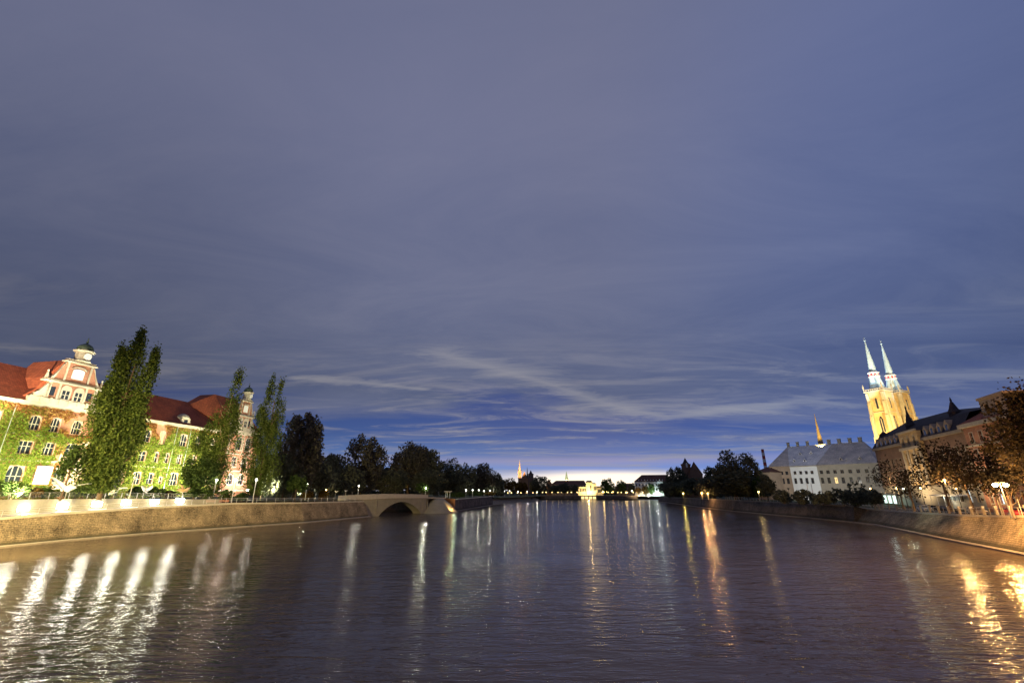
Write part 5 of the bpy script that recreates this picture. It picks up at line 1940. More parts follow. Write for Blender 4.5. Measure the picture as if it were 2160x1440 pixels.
mb.prismx([(0.35, 0.3), (-1.6, 0.0), (-1.6, -0.12), (0.35, 0.1)], -3, 13)
mb.build('awning_cloth', M['white'], t)
mb = MB()
for i in range(5):
    mb.tube((-2.5 + i * 3.6, -1.4, -0.1), (-2.5 + i * 3.6, -1.4, -2.6), 0.04, None, 6)
mb.build('awning_posts', M['steel'], t)
lamp('awning_light', 'POINT', (5, -1.0, -0.5), 160, (0.85, 1.0, 0.95), t, 0.4)

# flagpoles on the right quay
for px, lab in ((1702, 'thin white flagpole, the left one of two before the pale corner section'), (1711, 'thin white flagpole, the right one of two before the pale corner section')):
    a = on_poly(RTc, px + 9)
    b = PD(px, 1022, math.hypot(a.x, a.y) + 1)
    t = thing('flagpole', lab, 'flagpole', (b.x, b.y, a.z), 0, 'pair of flagpoles')
    mb = MB()
    mb.tube((0, 0, 0), (0, 0, b.z - a.z + 0.4), 0.14, 0.09, 8)
    mb.build('pole', M['white'], t)
    mb = MB()
    mb.lathe([(0.05, b.z - a.z + 0.4), (0.12, b.z - a.z + 0.5), (0.05, b.z - a.z + 0.62)], 8)
    mb.build('finial', M['white'], t)


# ================================================================ street lamps
def street_lamp(label, px, py, D, zg, kind='lampwhite', energy=300, color=(1, 0.93, 0.78), head='globe', hr=0.22, group=None, lit=True, mat='pole', dy=0.0, below=0.55):
    top = PD(px, py, D)
    t = thing('street_lamp', label, 'street lamp', (top.x, top.y, zg), math.atan2(-top.x, top.y), group)
    h = top.z - zg
    mb = MB()
    mb.tube((0, 0, 0), (0, 0, h - 0.15), 0.11, 0.06, 8)
    mb.tube((0, 0, 0), (0, 0, 0.6), 0.17, 0.15, 8)
    mb.build('pole', M[mat], t)
    if head == 'globe':
        mb = MB()
        mb.lathe([(0.04, -hr * 1.1 + h), (hr * 0.8, h - hr * 0.6), (hr, h), (hr * 0.75, h + hr * 0.6), (0.05, h + hr)], 8)
        mb.build('lamp_globe', E[kind] if lit else M['white'], t)
        mb = MB()
        mb.lathe([(hr * 1.15, h + hr * 0.95), (hr * 0.6, h + hr * 1.3), (0.03, h + hr * 1.5)], 8)
        mb.build('lamp_cap', M['pole_dark'], t)
        lpos = (0, -hr - 0.25, h - below * 0.2)
    else:
        mb = MB()
        mb.box(-0.25, 0.25, -1.0, 0.1, h - 0.1, h + 0.05)
        mb.build('lamp_head', M[mat], t)
        mb = MB()
        mb.box(-0.2, 0.2, -0.95, -0.35, h - 0.16, h - 0.103)
        mb.build('lamp_glass', E[kind] if lit else M['white'], t)
        lpos = (0, -0.7, h - 0.45)
    if lit and energy > 0:
        lamp('lamp_light', 'POINT', lpos, energy, color, t, 0.16)
    return t


G1 = 'street lamps along the left promenade'
street_lamp('pale unlit modern lamp post rising beside the fourth lamp recess', 284, 1006, 118, 6.7, 'lampwhite', 0, head='arm', group=G1, lit=False)
street_lamp('small lamp post half hidden in front of the second poplar', 457, 1012, 140, 6.2, 'lampsoft', 250, head='globe', group=G1, hr=0.26)
street_lamp('lamp post between the second and third poplars', 497, 1011, 135, 5.6, 'lampsoft', 250, head='globe', group=G1, hr=0.26)
street_lamp('tall pale lamp post beside the trunk of the third poplar', 541, 1011, 136, 5.5, 'lampsoft', 200, head='globe', group=G1, hr=0.26)
street_lamp('lamp post under green lit leaves near the orange bushes', 648, 1020, 160, 5.4, 'lampwhite', 400, (1, 0.95, 0.7), group=G1)
street_lamp('lamp glowing white low behind the orange bushes', 668, 1030, 190, 5.6, 'lampwhite', 700, (1, 0.98, 0.9), group=G1)
street_lamp('small yellowish lamp beside the white sculptures on poles', 688, 1033, 195, 5.6, 'lampyellow', 300, (1, 0.7, 0.3), group=G1)
street_lamp('lamp post standing on the approach of the arched footbridge', 757, 1024, 175, 5.6, 'lampwhite', 400, group=G1)
street_lamp('lamp post with brightly lit leaves past the arched footbridge', 898, 1029, 205, 5.3, 'lampwhite', 1300, (1, 0.98, 0.75), group=G1, hr=0.3)
G2 = 'small lamps along the far left promenade'
for px, py, D, e, lab in ((983, 1033, 240, 1100, 'first small lamp of the far promenade, above the green lit bank'), (997, 1033, 255, 900, 'second small lamp of the far promenade, above the green lit bank'),
                          (1010, 1033, 270, 900, 'third small lamp of the far promenade, over bright bushes'), (1021, 1035, 285, 700, 'dim small lamp past the bright bushes of the far promenade'),
                          (1034, 1034, 300, 1600, 'lamp standing exactly where the dark brick quay ends'), (1041, 1032, 318, 2200, 'large bright lamp just past the end of the dark brick quay'),
                          (1053, 1035, 335, 900, 'first lamp above the stone steps'), (1064, 1035, 350, 900, 'second lamp above the stone steps'),
                          (1075, 1035, 370, 900, 'third lamp above the stone steps'), (1093, 1036, 395, 1100, 'lamp above the stone steps before the orange lit trees'),
                          (1112, 1036, 415, 1300, 'lamp above the lower end of the stone steps'), (1133, 1037, 430, 1600, 'lamp where the stone steps meet the far bridge')):
    street_lamp(lab, px, py, D, 4.0, 'lampwhite', e * 0.35, (1, 0.95, 0.72), group=G2, hr=0.24)
G3 = 'orange lamps of the far waterfront'
for px, py, D, e, k, c, lab in (
        (1095, 1025, 470, 9000, 'lampyellow', (1, 0.6, 0.15), 'left of two yellow lamps glowing in trees under the orange church tower'),
        (1108, 1025, 470, 9000, 'lampyellow', (1, 0.6, 0.15), 'right of two yellow lamps glowing in trees under the orange church tower'),
        (1102, 1034, 465, 6000, 'lampyellow', (1, 0.75, 0.3), 'lower yellow white lamp between the two under the orange church tower'),
        (1131, 1027, 480, 3000, 'lamporange', (1, 0.45, 0.15), 'single orange lamp between dark trees right of the orange church tower'),
        (1273, 1037, 462, 5000, 'lampyellow', (1, 0.65, 0.2), 'left lamp of the close yellow pair under the round far tree'),
        (1279.5, 1037, 462, 5000, 'lampyellow', (1, 0.65, 0.2), 'right lamp of the close yellow pair under the round far tree'),
        (1286, 1032, 462, 2500, 'lampwhite', (1, 0.95, 0.8), 'white lamp lighting the round far tree green'),
        (1293, 1037, 462, 1200, 'lamporange', (1, 0.55, 0.2), 'faint orange lamp right of the round far tree'),
        (1321, 1038, 460, 5500, 'lampyellow', (1, 0.65, 0.2), 'yellow lamp below the low dark roofed far house'),
        (1333, 1035, 458, 5500, 'lampwhite', (1, 0.75, 0.45), 'pinkish white lamp at the left corner of the white palace'),
        (1361, 1038, 452, 5500, 'lampyellow', (1, 0.62, 0.15), 'yellow lamp in front of the middle of the white palace'),
        (1348, 1045, 450, 1600, 'lampyellow', (1, 0.75, 0.4), 'low yellow lamp near the water under the white palace'),
        (1368, 1046, 450, 1500, 'lampwhite', (1, 0.9, 0.7), 'low white lamp near the water under the white palace'),
        (1384, 1037, 448, 9000, 'lampwhite', (0.9, 1.0, 0.95), 'brilliant white lamp against the right half of the white palace'),
        (1402, 1039, 446, 2200, 'lampyellow', (1, 0.7, 0.2), 'yellow green lamp at the edge of the dark island trees')):
    street_lamp(lab, px, py, D, 3.0, k, e * 0.05, c, group=G3, hr=0.42)
street_lamp('round yellow lamp under the dark island trees', 1441, 1040, 300, 3.9, 'lampyellow', 300, (1, 0.75, 0.15), group='orange lamps of the island', hr=0.32)
street_lamp('strongest orange lamp of the island mirrored in the river', 1480, 1039.5, 245, 4.2, 'lamporange', 1500, (1, 0.5, 0.18), group='orange lamps of the island', hr=0.36)
street_lamp('second orange lamp of the island, right of the strongest', 1493, 1040, 245, 4.2, 'lamporange', 1200, (1, 0.5, 0.18), group='orange lamps of the island', hr=0.28)
street_lamp('yellow lamp hidden in leaves left of the steep roofed building', 1600, 1037, 215, 4.4, 'lampyellow', 150, (1, 0.7, 0.3), group='orange lamps of the island', hr=0.25)
src = None
for i in range(34):
    px = 1048 + i * 10.6 + (i * 7 % 5) - 2
    if 1225 < px < 1262:
        continue
    q = PD(px, 1041.5 + (i * 3 % 4) * 0.6, 452 if px > 1140 else 400 + (px - 1048) * 0.5)
    zg = 3.45 if px > 1140 else 3.2
    if src is None:
        src = thing('lamp_post', 'one of the tiny warm lamps strung along the far embankment', 'lamp post', (q.x, q.y, zg), 0, 'tiny lamps strung along the far embankment')
        MB().tube((0, 0, 0), (0, 0, 2.6), 0.06, 0.04, 6).build('pole', M['pole_dark'], src)
        MB().lathe([(0.05, 2.6), (0.3, 2.8), (0.3, 3.1), (0.05, 3.3)], 8).build('lamp_globe', emis('tiny warm lamp', (1.0, 0.68, 0.25), 9), src)
    else:
        c = copy_tree(src)
        c.location = (q.x, q.y, zg)
# far park lamps seen through the leaves on the left bank
for px, py, D, e, lab in ((745, 1021, 235, 2400, 'orange lamp hidden in the dark park trees behind the bridge approach'), (835, 1012, 240, 6500, 'orange lamp lighting the underside of leaves above the arched bridge'),
                          (927, 1002, 300, 300, 'tiny pale lamp high among the dark park trees')):
    street_lamp(lab, px, py, D, 6.0, 'lamporange', e, (1, 0.55, 0.12), group='lamps inside the dark park', hr=0.2)

# the double lamp on the right street
q = PD(2110, 1022, 101)
t = thing('street_lamp', 'blazing orange street lamp with two heads beside the red car', 'street lamp', (q.x, q.y, 4.6), math.atan2(-q.x, q.y))
h = q.z - 4.6
mb = MB()
mb.tube((0, 0, 0), (0, 0, h + 0.3), 0.09, 0.05, 8)
mb.build('pole', M['pole_dark'], t)
mb = MB()
mb.tube((-0.6, 0.05, h + 0.3), (0.6, 0.05, h + 0.3), 0.03, None, 6)
mb.build('arm', M['pole_dark'], t)
for x in (-0.55, 0.55):
    mb = MB()
    mb.lathe([(0.1, h - 0.3), (0.27, h - 0.15), (0.32, h + 0.0), (0.24, h + 0.15), (0.08, h + 0.2)], 10, x, 0)
    mb.build('lamp_globe', emis('blazing orange lamp', (1.0, 0.75, 0.35), 90) if x < 0 else bpy.data.materials['blazing orange lamp'], t)
    lamp('lamp_light', 'POINT', (x, -0.6, h - 0.3), 6000, (1.0, 0.50, 0.14), t, 0.3)
street_lamp('orange street lamp hidden in the leaves before the dark ornate building', 1992, 1012, 118, 4.7, 'lamporange', 3000, (1, 0.55, 0.18), group='lamps of the right street', hr=0.2, mat='pole_dark')
street_lamp('greenish white street lamp behind the first street tree', 1905, 1030, 134, 4.7, 'lampsoft', 500, (0.9, 1.0, 0.75), group='lamps of the right street', hr=0.16, mat='pole_dark')
for sx_, e_, lab in ((9, 2600, 'added lamp post brightening the left half of the dark ornate building'), (30, 4200, 'added lamp post brightening the stone bay'),
                     (45, 2600, 'added lamp post brightening the front between stone bay and red brick house'), (62, 3200, 'added lamp post brightening the red brick house')):
    q = tf.world(sx_, -6.5, 0)  # lamps added between trees and fronts to brighten the facades
    t = thing('street_lamp', lab, 'street lamp', (q.x, q.y, 4.7), tf.rz, 'added lamps brightening the old facades')
    MB().tube((0, 0, 0), (0, 0, 4.0), 0.08, 0.05, 8).build('pole', M['pole_dark'], t)
    MB().lathe([(0.05, 4.0), (0.14, 4.15), (0.14, 4.3), (0.04, 4.45)], 8).build('lamp_globe', E['lampyellow'], t)
    lamp('lamp_light', 'SPOT', (0, 0.35, 4.1), e_ * 1.3, (1.0, 0.72, 0.38), t, 0.15, 150, (0, 6, 7.5), 0.5)
# lamps of the bridge the picture is taken from: one near each bank, out of the frame
for x, y, e, lab in ((-66, 38, 420000, 'warm lamp on the near bridge end above the left quay'), (64, 34, 110000, 'warm lamp on the near bridge end above the right embankment')):
    t = thing('street_lamp', lab, 'street lamp', (x, y, 5), 0, 'lamps at the near bridge ends')
    mb = MB()
    mb.tube((0, 0, -5), (0, 0, 8), 0.14, 0.08, 8)
    mb.build('pole', M['pole'], t)
    mb = MB()
    mb.lathe([(0.1, 8), (0.35, 8.2), (0.35, 8.5), (0.1, 8.7)], 8)
    mb.build('lamp_globe', E['lampyellow'], t)
    if x < 0:
        lamp('lamp_light', 'SPOT', (0, 0.7, 8.2), e, (1.0, 0.76, 0.32), t, 0.3, 75, (-14, 62, -3), 0.9)
    else:
        lamp('lamp_light', 'POINT', (0, 0.7, 8.2), e, (1.0, 0.52, 0.16), t, 0.3)
        lamp('lamp_light', 'SPOT', (0, 1.2, 8.2), 150000, (1.0, 0.72, 0.42), t, 0.3, 30, (26, 84, -10), 1.0)  # second beam added to brighten the farther embankment


# ================================================================ sculptures of birds
def bird(label, px, py, D, span, zg, mat='white', pose=0, yaw=0.0, pole_h=None, group='bird sculptures in front of the museum'):
    c = PD(px, py, D)
    t = thing('bird_sculpture', label, 'sculpture', (c.x, c.y, zg), math.atan2(-c.x, c.y) + yaw, group)
    s_ = span / 2
    z = c.z - zg
    mb = MB()
    # body: tapering spindle from tail to beak
    prof = [(-0.95, 0.02), (-0.7, 0.10), (-0.3, 0.17), (0.05, 0.18), (0.3, 0.11), (0.48, 0.07), (0.6, 0.10), (0.72, 0.05), (0.86, 0.01)]
    n = 8
    vs, fs = [], []
    tilt = {0: 0.35, 1: 0.0, 2: 1.1, 3: -0.3}[pose]
    for x, r in prof:
        for i in range(n):
            a = 2 * pi * i / n
            vs.append((x * s_ * 0.55, r * s_ * math.cos(a), r * s_ * math.sin(a) + x * abs(x) * 0.15 * s_))
    for k in range(len(prof) - 1):
        for i in range(n):
            j = (i + 1) % n
            fs.append((k * n + i, k * n + j, (k + 1) * n + j, (k + 1) * n + i))
    mb.add(vs, fs)
    ct, st_ = math.cos(-tilt), math.sin(-tilt)
    # wings: swept, cambered, thick at the root
    for sg, up in ((-1, 0.35 if pose != 2 else 0.9), (1, 0.85 if pose != 1 else 0.3)):
        pts = []
        for k in range(7):
            u = k / 6
            ch_ = 0.34 * (1 - u) ** 0.6 + 0.03
            y = sg * u * s_
            zz_ = up * s_ * (math.sin(u * 1.9) * 0.62) + 0.03
            xx = 0.12 * s_ - u * u * 0.35 * s_
            th = 0.05 * (1 - u) * s_ + 0.02
            pts.append(((xx + ch_ * s_ * 0.5, y, zz_), (xx - ch_ * s_ * 0.6, y, zz_ - 0.04 * s_), (xx, y, zz_ - th), (xx, y, zz_ + th)))
        o = len(mb.v)
        for p in pts:
            mb.v += [p[0], p[3], p[1], p[2]]
        for k in range(6):
            for i in range(4):
                j = (i + 1) % 4
                mb.f.append((o + k * 4 + i, o + k * 4 + j, o + (k + 1) * 4 + j, o + (k + 1) * 4 + i))
        mb.f.append((o + 24, o + 25, o + 26, o + 27))
    mb.v = [(x * ct - z_ * st_, y, x * st_ + z_ * ct + z) for x, y, z_ in mb.v]
    o = mb.build('bird_figure', M[mat], t, smooth=True)
    mb = MB()
    mb.tube((0, 0, 0), (0, 0, z), 0.06, 0.04, 6)
    mb.build('stand', M['pole'], t)
    return t


bird('white flying bird sculpture with one long outstretched wing, left of the big poplar', 143, 1030, 120, 7.0, 6.8, 'white', 0, 2.2)
bird('white bird sculpture with bent wings at the foot of the big poplar', 243, 1034, 124, 6.0, 6.8, 'white', 3, 0.9)
bird('small upright white bird sculpture right of the lamp post', 305, 1032, 130, 4.0, 6.8, 'white', 2, 0.2)
bird('tan coloured bird sculpture with raised wing beside the brown clipped shrub', 386, 1034, 130, 5.2, 6.6, 'tan', 0, 0.6)
for px, py, lab in ((692, 1038, 'low white gliding bird on a pole, left one of the far trio'), (708, 1037, 'white bird with upright wing on a pole, middle one of the far trio'), (730, 1035, 'small white bird on the highest pole, right one of the far trio')):
    bird(lab, px, py, 172, 2.0, 5.4, 'white', 2 if px == 708 else 1, 0.5, group='white birds on poles by the bridge')
# pavilion of white posts beside the orange wall
q = PD(944, 1041, 205)
t = thing('white_pergola', 'small white flat canopy on thin posts above the orange brick wall', 'pergola', (q.x, q.y, 5.2), math.atan2(-q.x, q.y))
for x, y in ((-0.7, 0), (-0.1, 0.6), (1.0, 0), (1.0, 0.8)):
    mb = MB()
    mb.tube((x, y, 0), (x, y, 2.6), 0.09, None, 6)
    mb.build('post', M['white'], t)
MB().box(-1.6, 1.9, -0.4, 1.2, 2.6, 2.8).build('canopy', M['white'], t)
lamp('pergola_light', 'POINT', (3.2, 1.5, 1.6), 500, (0.8, 1, 0.6), t, 0.2)

# benches on the promenade
for i, (px, lab) in enumerate(((446, 'pale pinkish bench under the second poplar'), (473, 'reddish bench right of the pale one under the second poplar'))):
    p = PD(px, 1053.5, 132)
    t = thing('park_bench', lab, 'bench', (p.x, p.y, 5.3), math.atan2(-p.x, p.y), 'benches under the second poplar')
    mt = M['pink'] if i == 0 else M['benchred']
    for k_ in range(3):
        pass
    mb = MB()
    for k_ in range(4):
        mb.box(-1.0, 1.0, -0.25 + k_ * 0.13, -0.15 + k_ * 0.13, 0.43, 0.47)
    mb.build('seat', mt, t)
    mb = MB()
    for k_ in range(3):
        mb.box(-1.0, 1.0, 0.28, 0.31, 0.55 + k_ * 0.15, 0.66 + k_ * 0.15)
    mb.build('backrest', mt, t)
    for x in (-0.85, 0.85):
        mb = MB()
        mb.box(x - 0.04, x + 0.04, -0.22, 0.3, 0, 0.43)
        mb.build('leg', M['steel'], t)


# ================================================================ people: tiny far figures
def person_mesh(sit=False):
    import bmesh
    me = bpy.data.meshes.new('person')
    if not sit:
        J = {'pel': (0, 0, 0.95, 0.15), 'che': (0, 0, 1.3, 0.17), 'nec': (0, 0, 1.5, 0.06), 'hea': (0, -0.01, 1.62, 0.10), 'top': (0, 0, 1.72, 0.085),
             'ls': (-0.19, 0, 1.42, 0.06), 'le': (-0.25, 0.02, 1.15, 0.045), 'lh': (-0.24, -0.06, 0.88, 0.035), 'rs': (0.19, 0, 1.42, 0.06), 're': (0.25, 0.02, 1.15, 0.045), 'rh': (0.24, -0.06, 0.88, 0.035),
             'lp': (-0.1, 0, 0.88, 0.09), 'lk': (-0.11, -0.06, 0.5, 0.065), 'lf': (-0.11, 0.04, 0.06, 0.045), 'lt': (-0.12, -0.14, 0.04, 0.04), 'rp': (0.1, 0, 0.88, 0.09), 'rk': (0.12, 0.02, 0.5, 0.065), 'rf': (0.12, 0.12, 0.06, 0.045), 'rt': (0.13, -0.06, 0.04, 0.04)}
    else:
        J = {'pel': (0, 0, 0.5, 0.15), 'che': (0, -0.05, 0.85, 0.17), 'nec': (0, -0.08, 1.05, 0.06), 'hea': (0, -0.1, 1.18, 0.10), 'top': (0, -0.09, 1.28, 0.085),
             'ls': (-0.19, -0.05, 0.97, 0.06), 'le': (-0.25, -0.1, 0.72, 0.045), 'lh': (-0.18, -0.35, 0.66, 0.035), 'rs': (0.19, -0.05, 0.97, 0.06), 're': (0.25, -0.1, 0.72, 0.045), 'rh': (0.18, -0.35, 0.66, 0.035),
             'lp': (-0.1, -0.05, 0.48, 0.09), 'lk': (-0.12, -0.45, 0.52, 0.065), 'lf': (-0.12, -0.48, 0.1, 0.045), 'lt': (-0.12, -0.64, 0.06, 0.04), 'rp': (0.1, -0.05, 0.48, 0.09), 'rk': (0.12, -0.45, 0.52, 0.065), 'rf': (0.12, -0.5, 0.1, 0.045), 'rt': (0.12, -0.66, 0.06, 0.04)}
    ks = list(J)
    ed = [('pel', 'che'), ('che', 'nec'), ('nec', 'hea'), ('hea', 'top'), ('che', 'ls'), ('ls', 'le'), ('le', 'lh'), ('che', 'rs'), ('rs', 're'), ('re', 'rh'),
          ('pel', 'lp'), ('lp', 'lk'), ('lk', 'lf'), ('lf', 'lt'), ('pel', 'rp'), ('rp', 'rk'), ('rk', 'rf'), ('rf', 'rt')]
    me.from_pydata([J[k][:3] for k in ks], [(ks.index(a), ks.index(b)) for a, b in ed], [])
    o = bpy.data.objects.new('person', me)
    COL.objects.link(o)
    sk = o.modifiers.new('skin', 'SKIN')
    for i, k in enumerate(ks):
        me.skin_vertices[0].data[i].radius = (J[k][3], J[k][3])
    me.skin_vertices[0].data[0].use_root = True
    me.materials.append(M['darkcloth'])
    sub = o.modifiers.new('sub', 'SUBSURF')
    sub.levels = sub.render_levels = 1
    return o


def person(px, py, D, label, sit=False, zg=None, group='small dark figures on the left bank'):
    if sit not in PEOPLE:
        PEOPLE[sit] = person_mesh(sit)
        o = PEOPLE[sit]
    else:
        o = PEOPLE[sit].copy()
        COL.objects.link(o)
    p = PD(px, py, D)
    o.location = (p.x, p.y, p.z if zg is None else zg)
    o.rotation_euler = (0, 0, random.random() * 6)
    tag(o, label, 'person', group)
    return o


PEOPLE = {}
person(716, 1055, 165, 'person in dark clothes walking on the promenade before the footbridge', False, 5.25)
q = BA + bd * 0.33
person(0, 0, 100, 'taller of two people in dark clothes standing on top of the arched footbridge', False, 0, 'people on the arched footbridge').location = (q.x - 1.2, q.y + 1.0, 5.95)
q = BA + bd * 0.37
o = person(0, 0, 100, 'shorter of two people in dark clothes standing on top of the arched footbridge', False, 0, 'people on the arched footbridge')
o.location = (q.x - 1.2, q.y + 1.0, 5.9)
o.scale = (0.93,) * 3
for i, px in enumerate((1096, 1100, 1104, 1108, 1112)):
    o = person(px, 1051, 398 + i, ('leftmost', 'second from the left', 'middle one', 'second from the right', 'rightmost')[i] + ' of five dark clothed people sitting on the stone steps', True, 1.25, 'people sitting on the stone steps')
    p = PD(px, 1051, 398 + i)
    # onto the second step
    tt = (p.y - 284) / (421 - 284)
    bx = -11.4 + (25.6 + 11.4) * tt
    o.location = (bx - 3.0, p.y + 0.9, 0.82)
    o.rotation_euler = (0, 0, 1.3)

# ================================================================ far bridge
A, B = PD(1140, 1046, 447), PD(1345, 1047, 447)
ff = Frame(A, B)
t = thing('far_bridge', 'low dark far bridge with one bright lit opening under the blazing hall', 'bridge', ff.A, ff.rz)
s0, _ = ff.at(1225, 1046)
s1, _ = ff.at(1258, 1046)
mb = MB()
mb.box(0, s0, 0, 9, -0.5, 3.4)
mb.box(s1, ff.L, 0, 9, -0.5, 3.4)
mb.box(s0, s1, 0, 9, 2.9, 3.4)
mb.build('abutments', M['quay_dark'], t)
mb = MB()
mb.box(0, ff.L, -0.2, 0.0 - 0.003, 3.1, 3.7)
mb.build('deck_edge', M['darkstone'], t)
mb = MB()
mb.tube((0, -0.1, 4.7), (ff.L, -0.1, 4.7), 0.06, None, 4)
for i in range(40):
    x = ff.L * i / 39
    mb.tube((x, -0.1, 3.7), (x, -0.1, 4.7), 0.05, None, 4, False)
mb.build('parapet_rail', M['pole_dark'], t)
mb = MB()
for i in range(4):
    x = s0 + (s1 - s0) * (i + 0.5) / 4 - 1.4
    mb.box(x, x + 2.8, 6.0, 6.1, 0.4, 2.7)
mb.build('lit_window', E['window_warm'], t)
lamp('under_bridge_light', 'POINT', ((s0 + s1) / 2, 2.5, 1.6), 900, (1, 0.7, 0.3), t, 0.4)
# floods on the far hall and palace
q = PD(1242, 1040, 458)
for px, e, c, lab in ((1228, 4000, (1, 0.68, 0.25), 'left ground floodlight of the blazing far hall'), (1241, 14000, (1, 0.78, 0.35), 'middle ground floodlight of the blazing far hall'),
                      (1254, 4000, (1, 0.7, 0.28), 'right ground floodlight of the blazing far hall'), (1266, 1800, (1, 0.7, 0.3), 'small floodlight before the lowest lit rooms')):
    q = PD(px, 1040, 461)
    t = thing('floodlight', lab, 'floodlight', (q.x, q.y, 3.45), 0, 'floodlights of the far hall')
    MB().box(-0.3, 0.3, -0.2, 0.2, 0, 0.4).build('lamp_housing', M['pole_dark'], t)
    lamp('floodlight_beam', 'SPOT', (0, 0.5, 0.9), e * 1.5, c, t, 0.5, 125, (0, 9.5, 7.5), 0.4)
for px, e, c, lab in ((1345, 3500, (1, 0.72, 0.4), 'warm ground floodlight at the left end of the white palace'), (1378, 7000, (0.8, 1, 0.95), 'cold ground floodlight at the middle of the white palace'), (1398, 6000, (0.75, 1, 0.95), 'cold ground floodlight at the right end of the white palace')):
    q = PD(px, 1040, 440)
    t = thing('floodlight', lab, 'floodlight', (q.x, q.y, 3.0), 0, 'floodlights of the white palace')
    MB().box(-0.3, 0.3, -0.2, 0.2, 0, 0.4).build('lamp_housing', M['pole_dark'], t)
    lamp('floodlight_beam', 'SPOT', (0, 0.5, 1.2), e * 1.6, c, t, 0.5, 125, (0, 14, 8), 0.4)
q = PD(1095, 1040, 535)
t = thing('floodlight', 'ground floodlight of the slender orange church tower', 'floodlight', (q.x, q.y, 4), 0)
MB().box(-0.3, 0.3, -0.2, 0.2, 0, 0.4).build('lamp_housing', M['pole_dark'], t)
lamp('floodlight_beam', 'SPOT', (0, 0, 1), 500000, (1, 0.6, 0.3), t, 0.5, 40, (1.5, 25, 38))
q = PD(1192, 1030, 600)
t = thing('floodlight', 'ground floodlight of the small spire above the long house', 'floodlight', (q.x, q.y, 4), 0)
MB().box(-0.3, 0.3, -0.2, 0.2, 0, 0.4).build('lamp_housing', M['pole_dark'], t)
lamp('floodlight_beam', 'SPOT', (0, 0, 16), 120000, (1, 0.8, 0.5), t, 0.5, 50, (2, 20, 22))
# yellow light on the slim spire
t = thing('floodlight', 'rooftop floodlight of the slim yellow spire', 'floodlight', (ys.location.x - 9, ys.location.y - 13, 27.5), 0)
MB().box(-0.3, 0.3, -0.2, 0.2, 0, 0.4).build('lamp_housing', M['pole_dark'], t)
lamp('floodlight_beam', 'SPOT', (0, 0, 0.6), 26000, (1, 0.72, 0.2), t, 0.3, 75, (9, 13, 9))

# mast light added to brighten walls and roof of the steep roofed building
q = lf.world(14, -37, 4.2)
t = thing('floodlight', 'added floodlight on a mast brightening the steep roofed building', 'floodlight', q, lf.rz)
MB().tube((0, 0, 0), (0, 0, 4.6), 0.08, 0.06, 8).build('mast', M['pole_dark'], t)
MB().box(-0.3, 0.3, -0.2, 0.2, 4.6, 5.0).build('lamp_housing', M['pole_dark'], t)
lamp('floodlight_beam', 'SPOT', (0, 0.4, 5.0), 30000, (1.0, 0.95, 0.84), t, 0.4, 95, (0, 37.4, 15), 0.5)
# small lamp added in front of the brick wing wall to light it orange
q = BA + bd * 0.97
t = thing('wall_lamp', 'small added orange lamp lighting the brick wall beside the bridge end', 'lamp', (q.x + 5, q.y - 9, 0.2))
MB().tube((0, 0, -0.6), (0, 0, 1.2), 0.08, None, 6).build('pole', M['pole_dark'], t)
MB().lathe([(0.06, 1.2), (0.14, 1.3), (0.06, 1.45)], 8).build('lamp_globe', E['lamporange'], t)
lamp('lamp_light', 'SPOT', (0, 0.5, 1.3), 2600, (1, 0.6, 0.2), t, 0.1, 100, (-3, 12, 3.6), 0.6)

# ================================================================ trees
tree('huge poplar with three plumes standing before the museum', 306, 706, 124, 6.9, 56, 'poplar', 46000, 0.40, 'poplar', name='poplar_tree', bark='bark', group='poplars before the museum',
     plumes=[(-0.9, 0, 1.0, 0.55), (-2.6, -1.4, 0.88, 0.6), (1.9, 2.2, 0.91, 0.42), (-2.0, -3.0, 0.62, 0.8), (0.6, 2.0, 0.6, 0.85)], wfac=1.08)
tree('slender middle poplar with pale twin trunks before the end wing', 501, 778, 142, 6.2, 36, 'poplar', 17000, 0.38, 'poplar', name='poplar_tree', bark='bark_pale', group='poplars before the museum',
     plumes=[(0.6, 0.5, 1.0, 0.5), (-2.4, -0.6, 0.62, 0.85), (1.2, 0.6, 0.66, 0.8), (-4.2, -2.0, 0.45, 0.9)], wfac=1.4)
tree('right hand poplar with a forked top beside the dark park', 584, 797, 150, 6.0, 36, 'poplar', 24000, 0.38, 'poplar', name='poplar_tree', bark='bark', group='poplars before the museum',
     plumes=[(-0.9, -0.4, 1.0, 0.45), (1.4, 0.8, 0.96, 0.33), (2.8, 1.2, 0.78, 0.45), (-2.2, -1.0, 0.72, 0.7), (0.2, 0.2, 0.6, 1.1)], wfac=1.45)
tree('small bright leafy tree between the poplars lit from below', 428, 960, 138, 6.4, 30, 'green', 3500, 0.5, 'round', name='broadleaf_tree')
tree('small leafy tree left of the big poplar before the wide window', 165, 930, 120, 6.9, 19, 'green', 1300, 0.45, 'round')

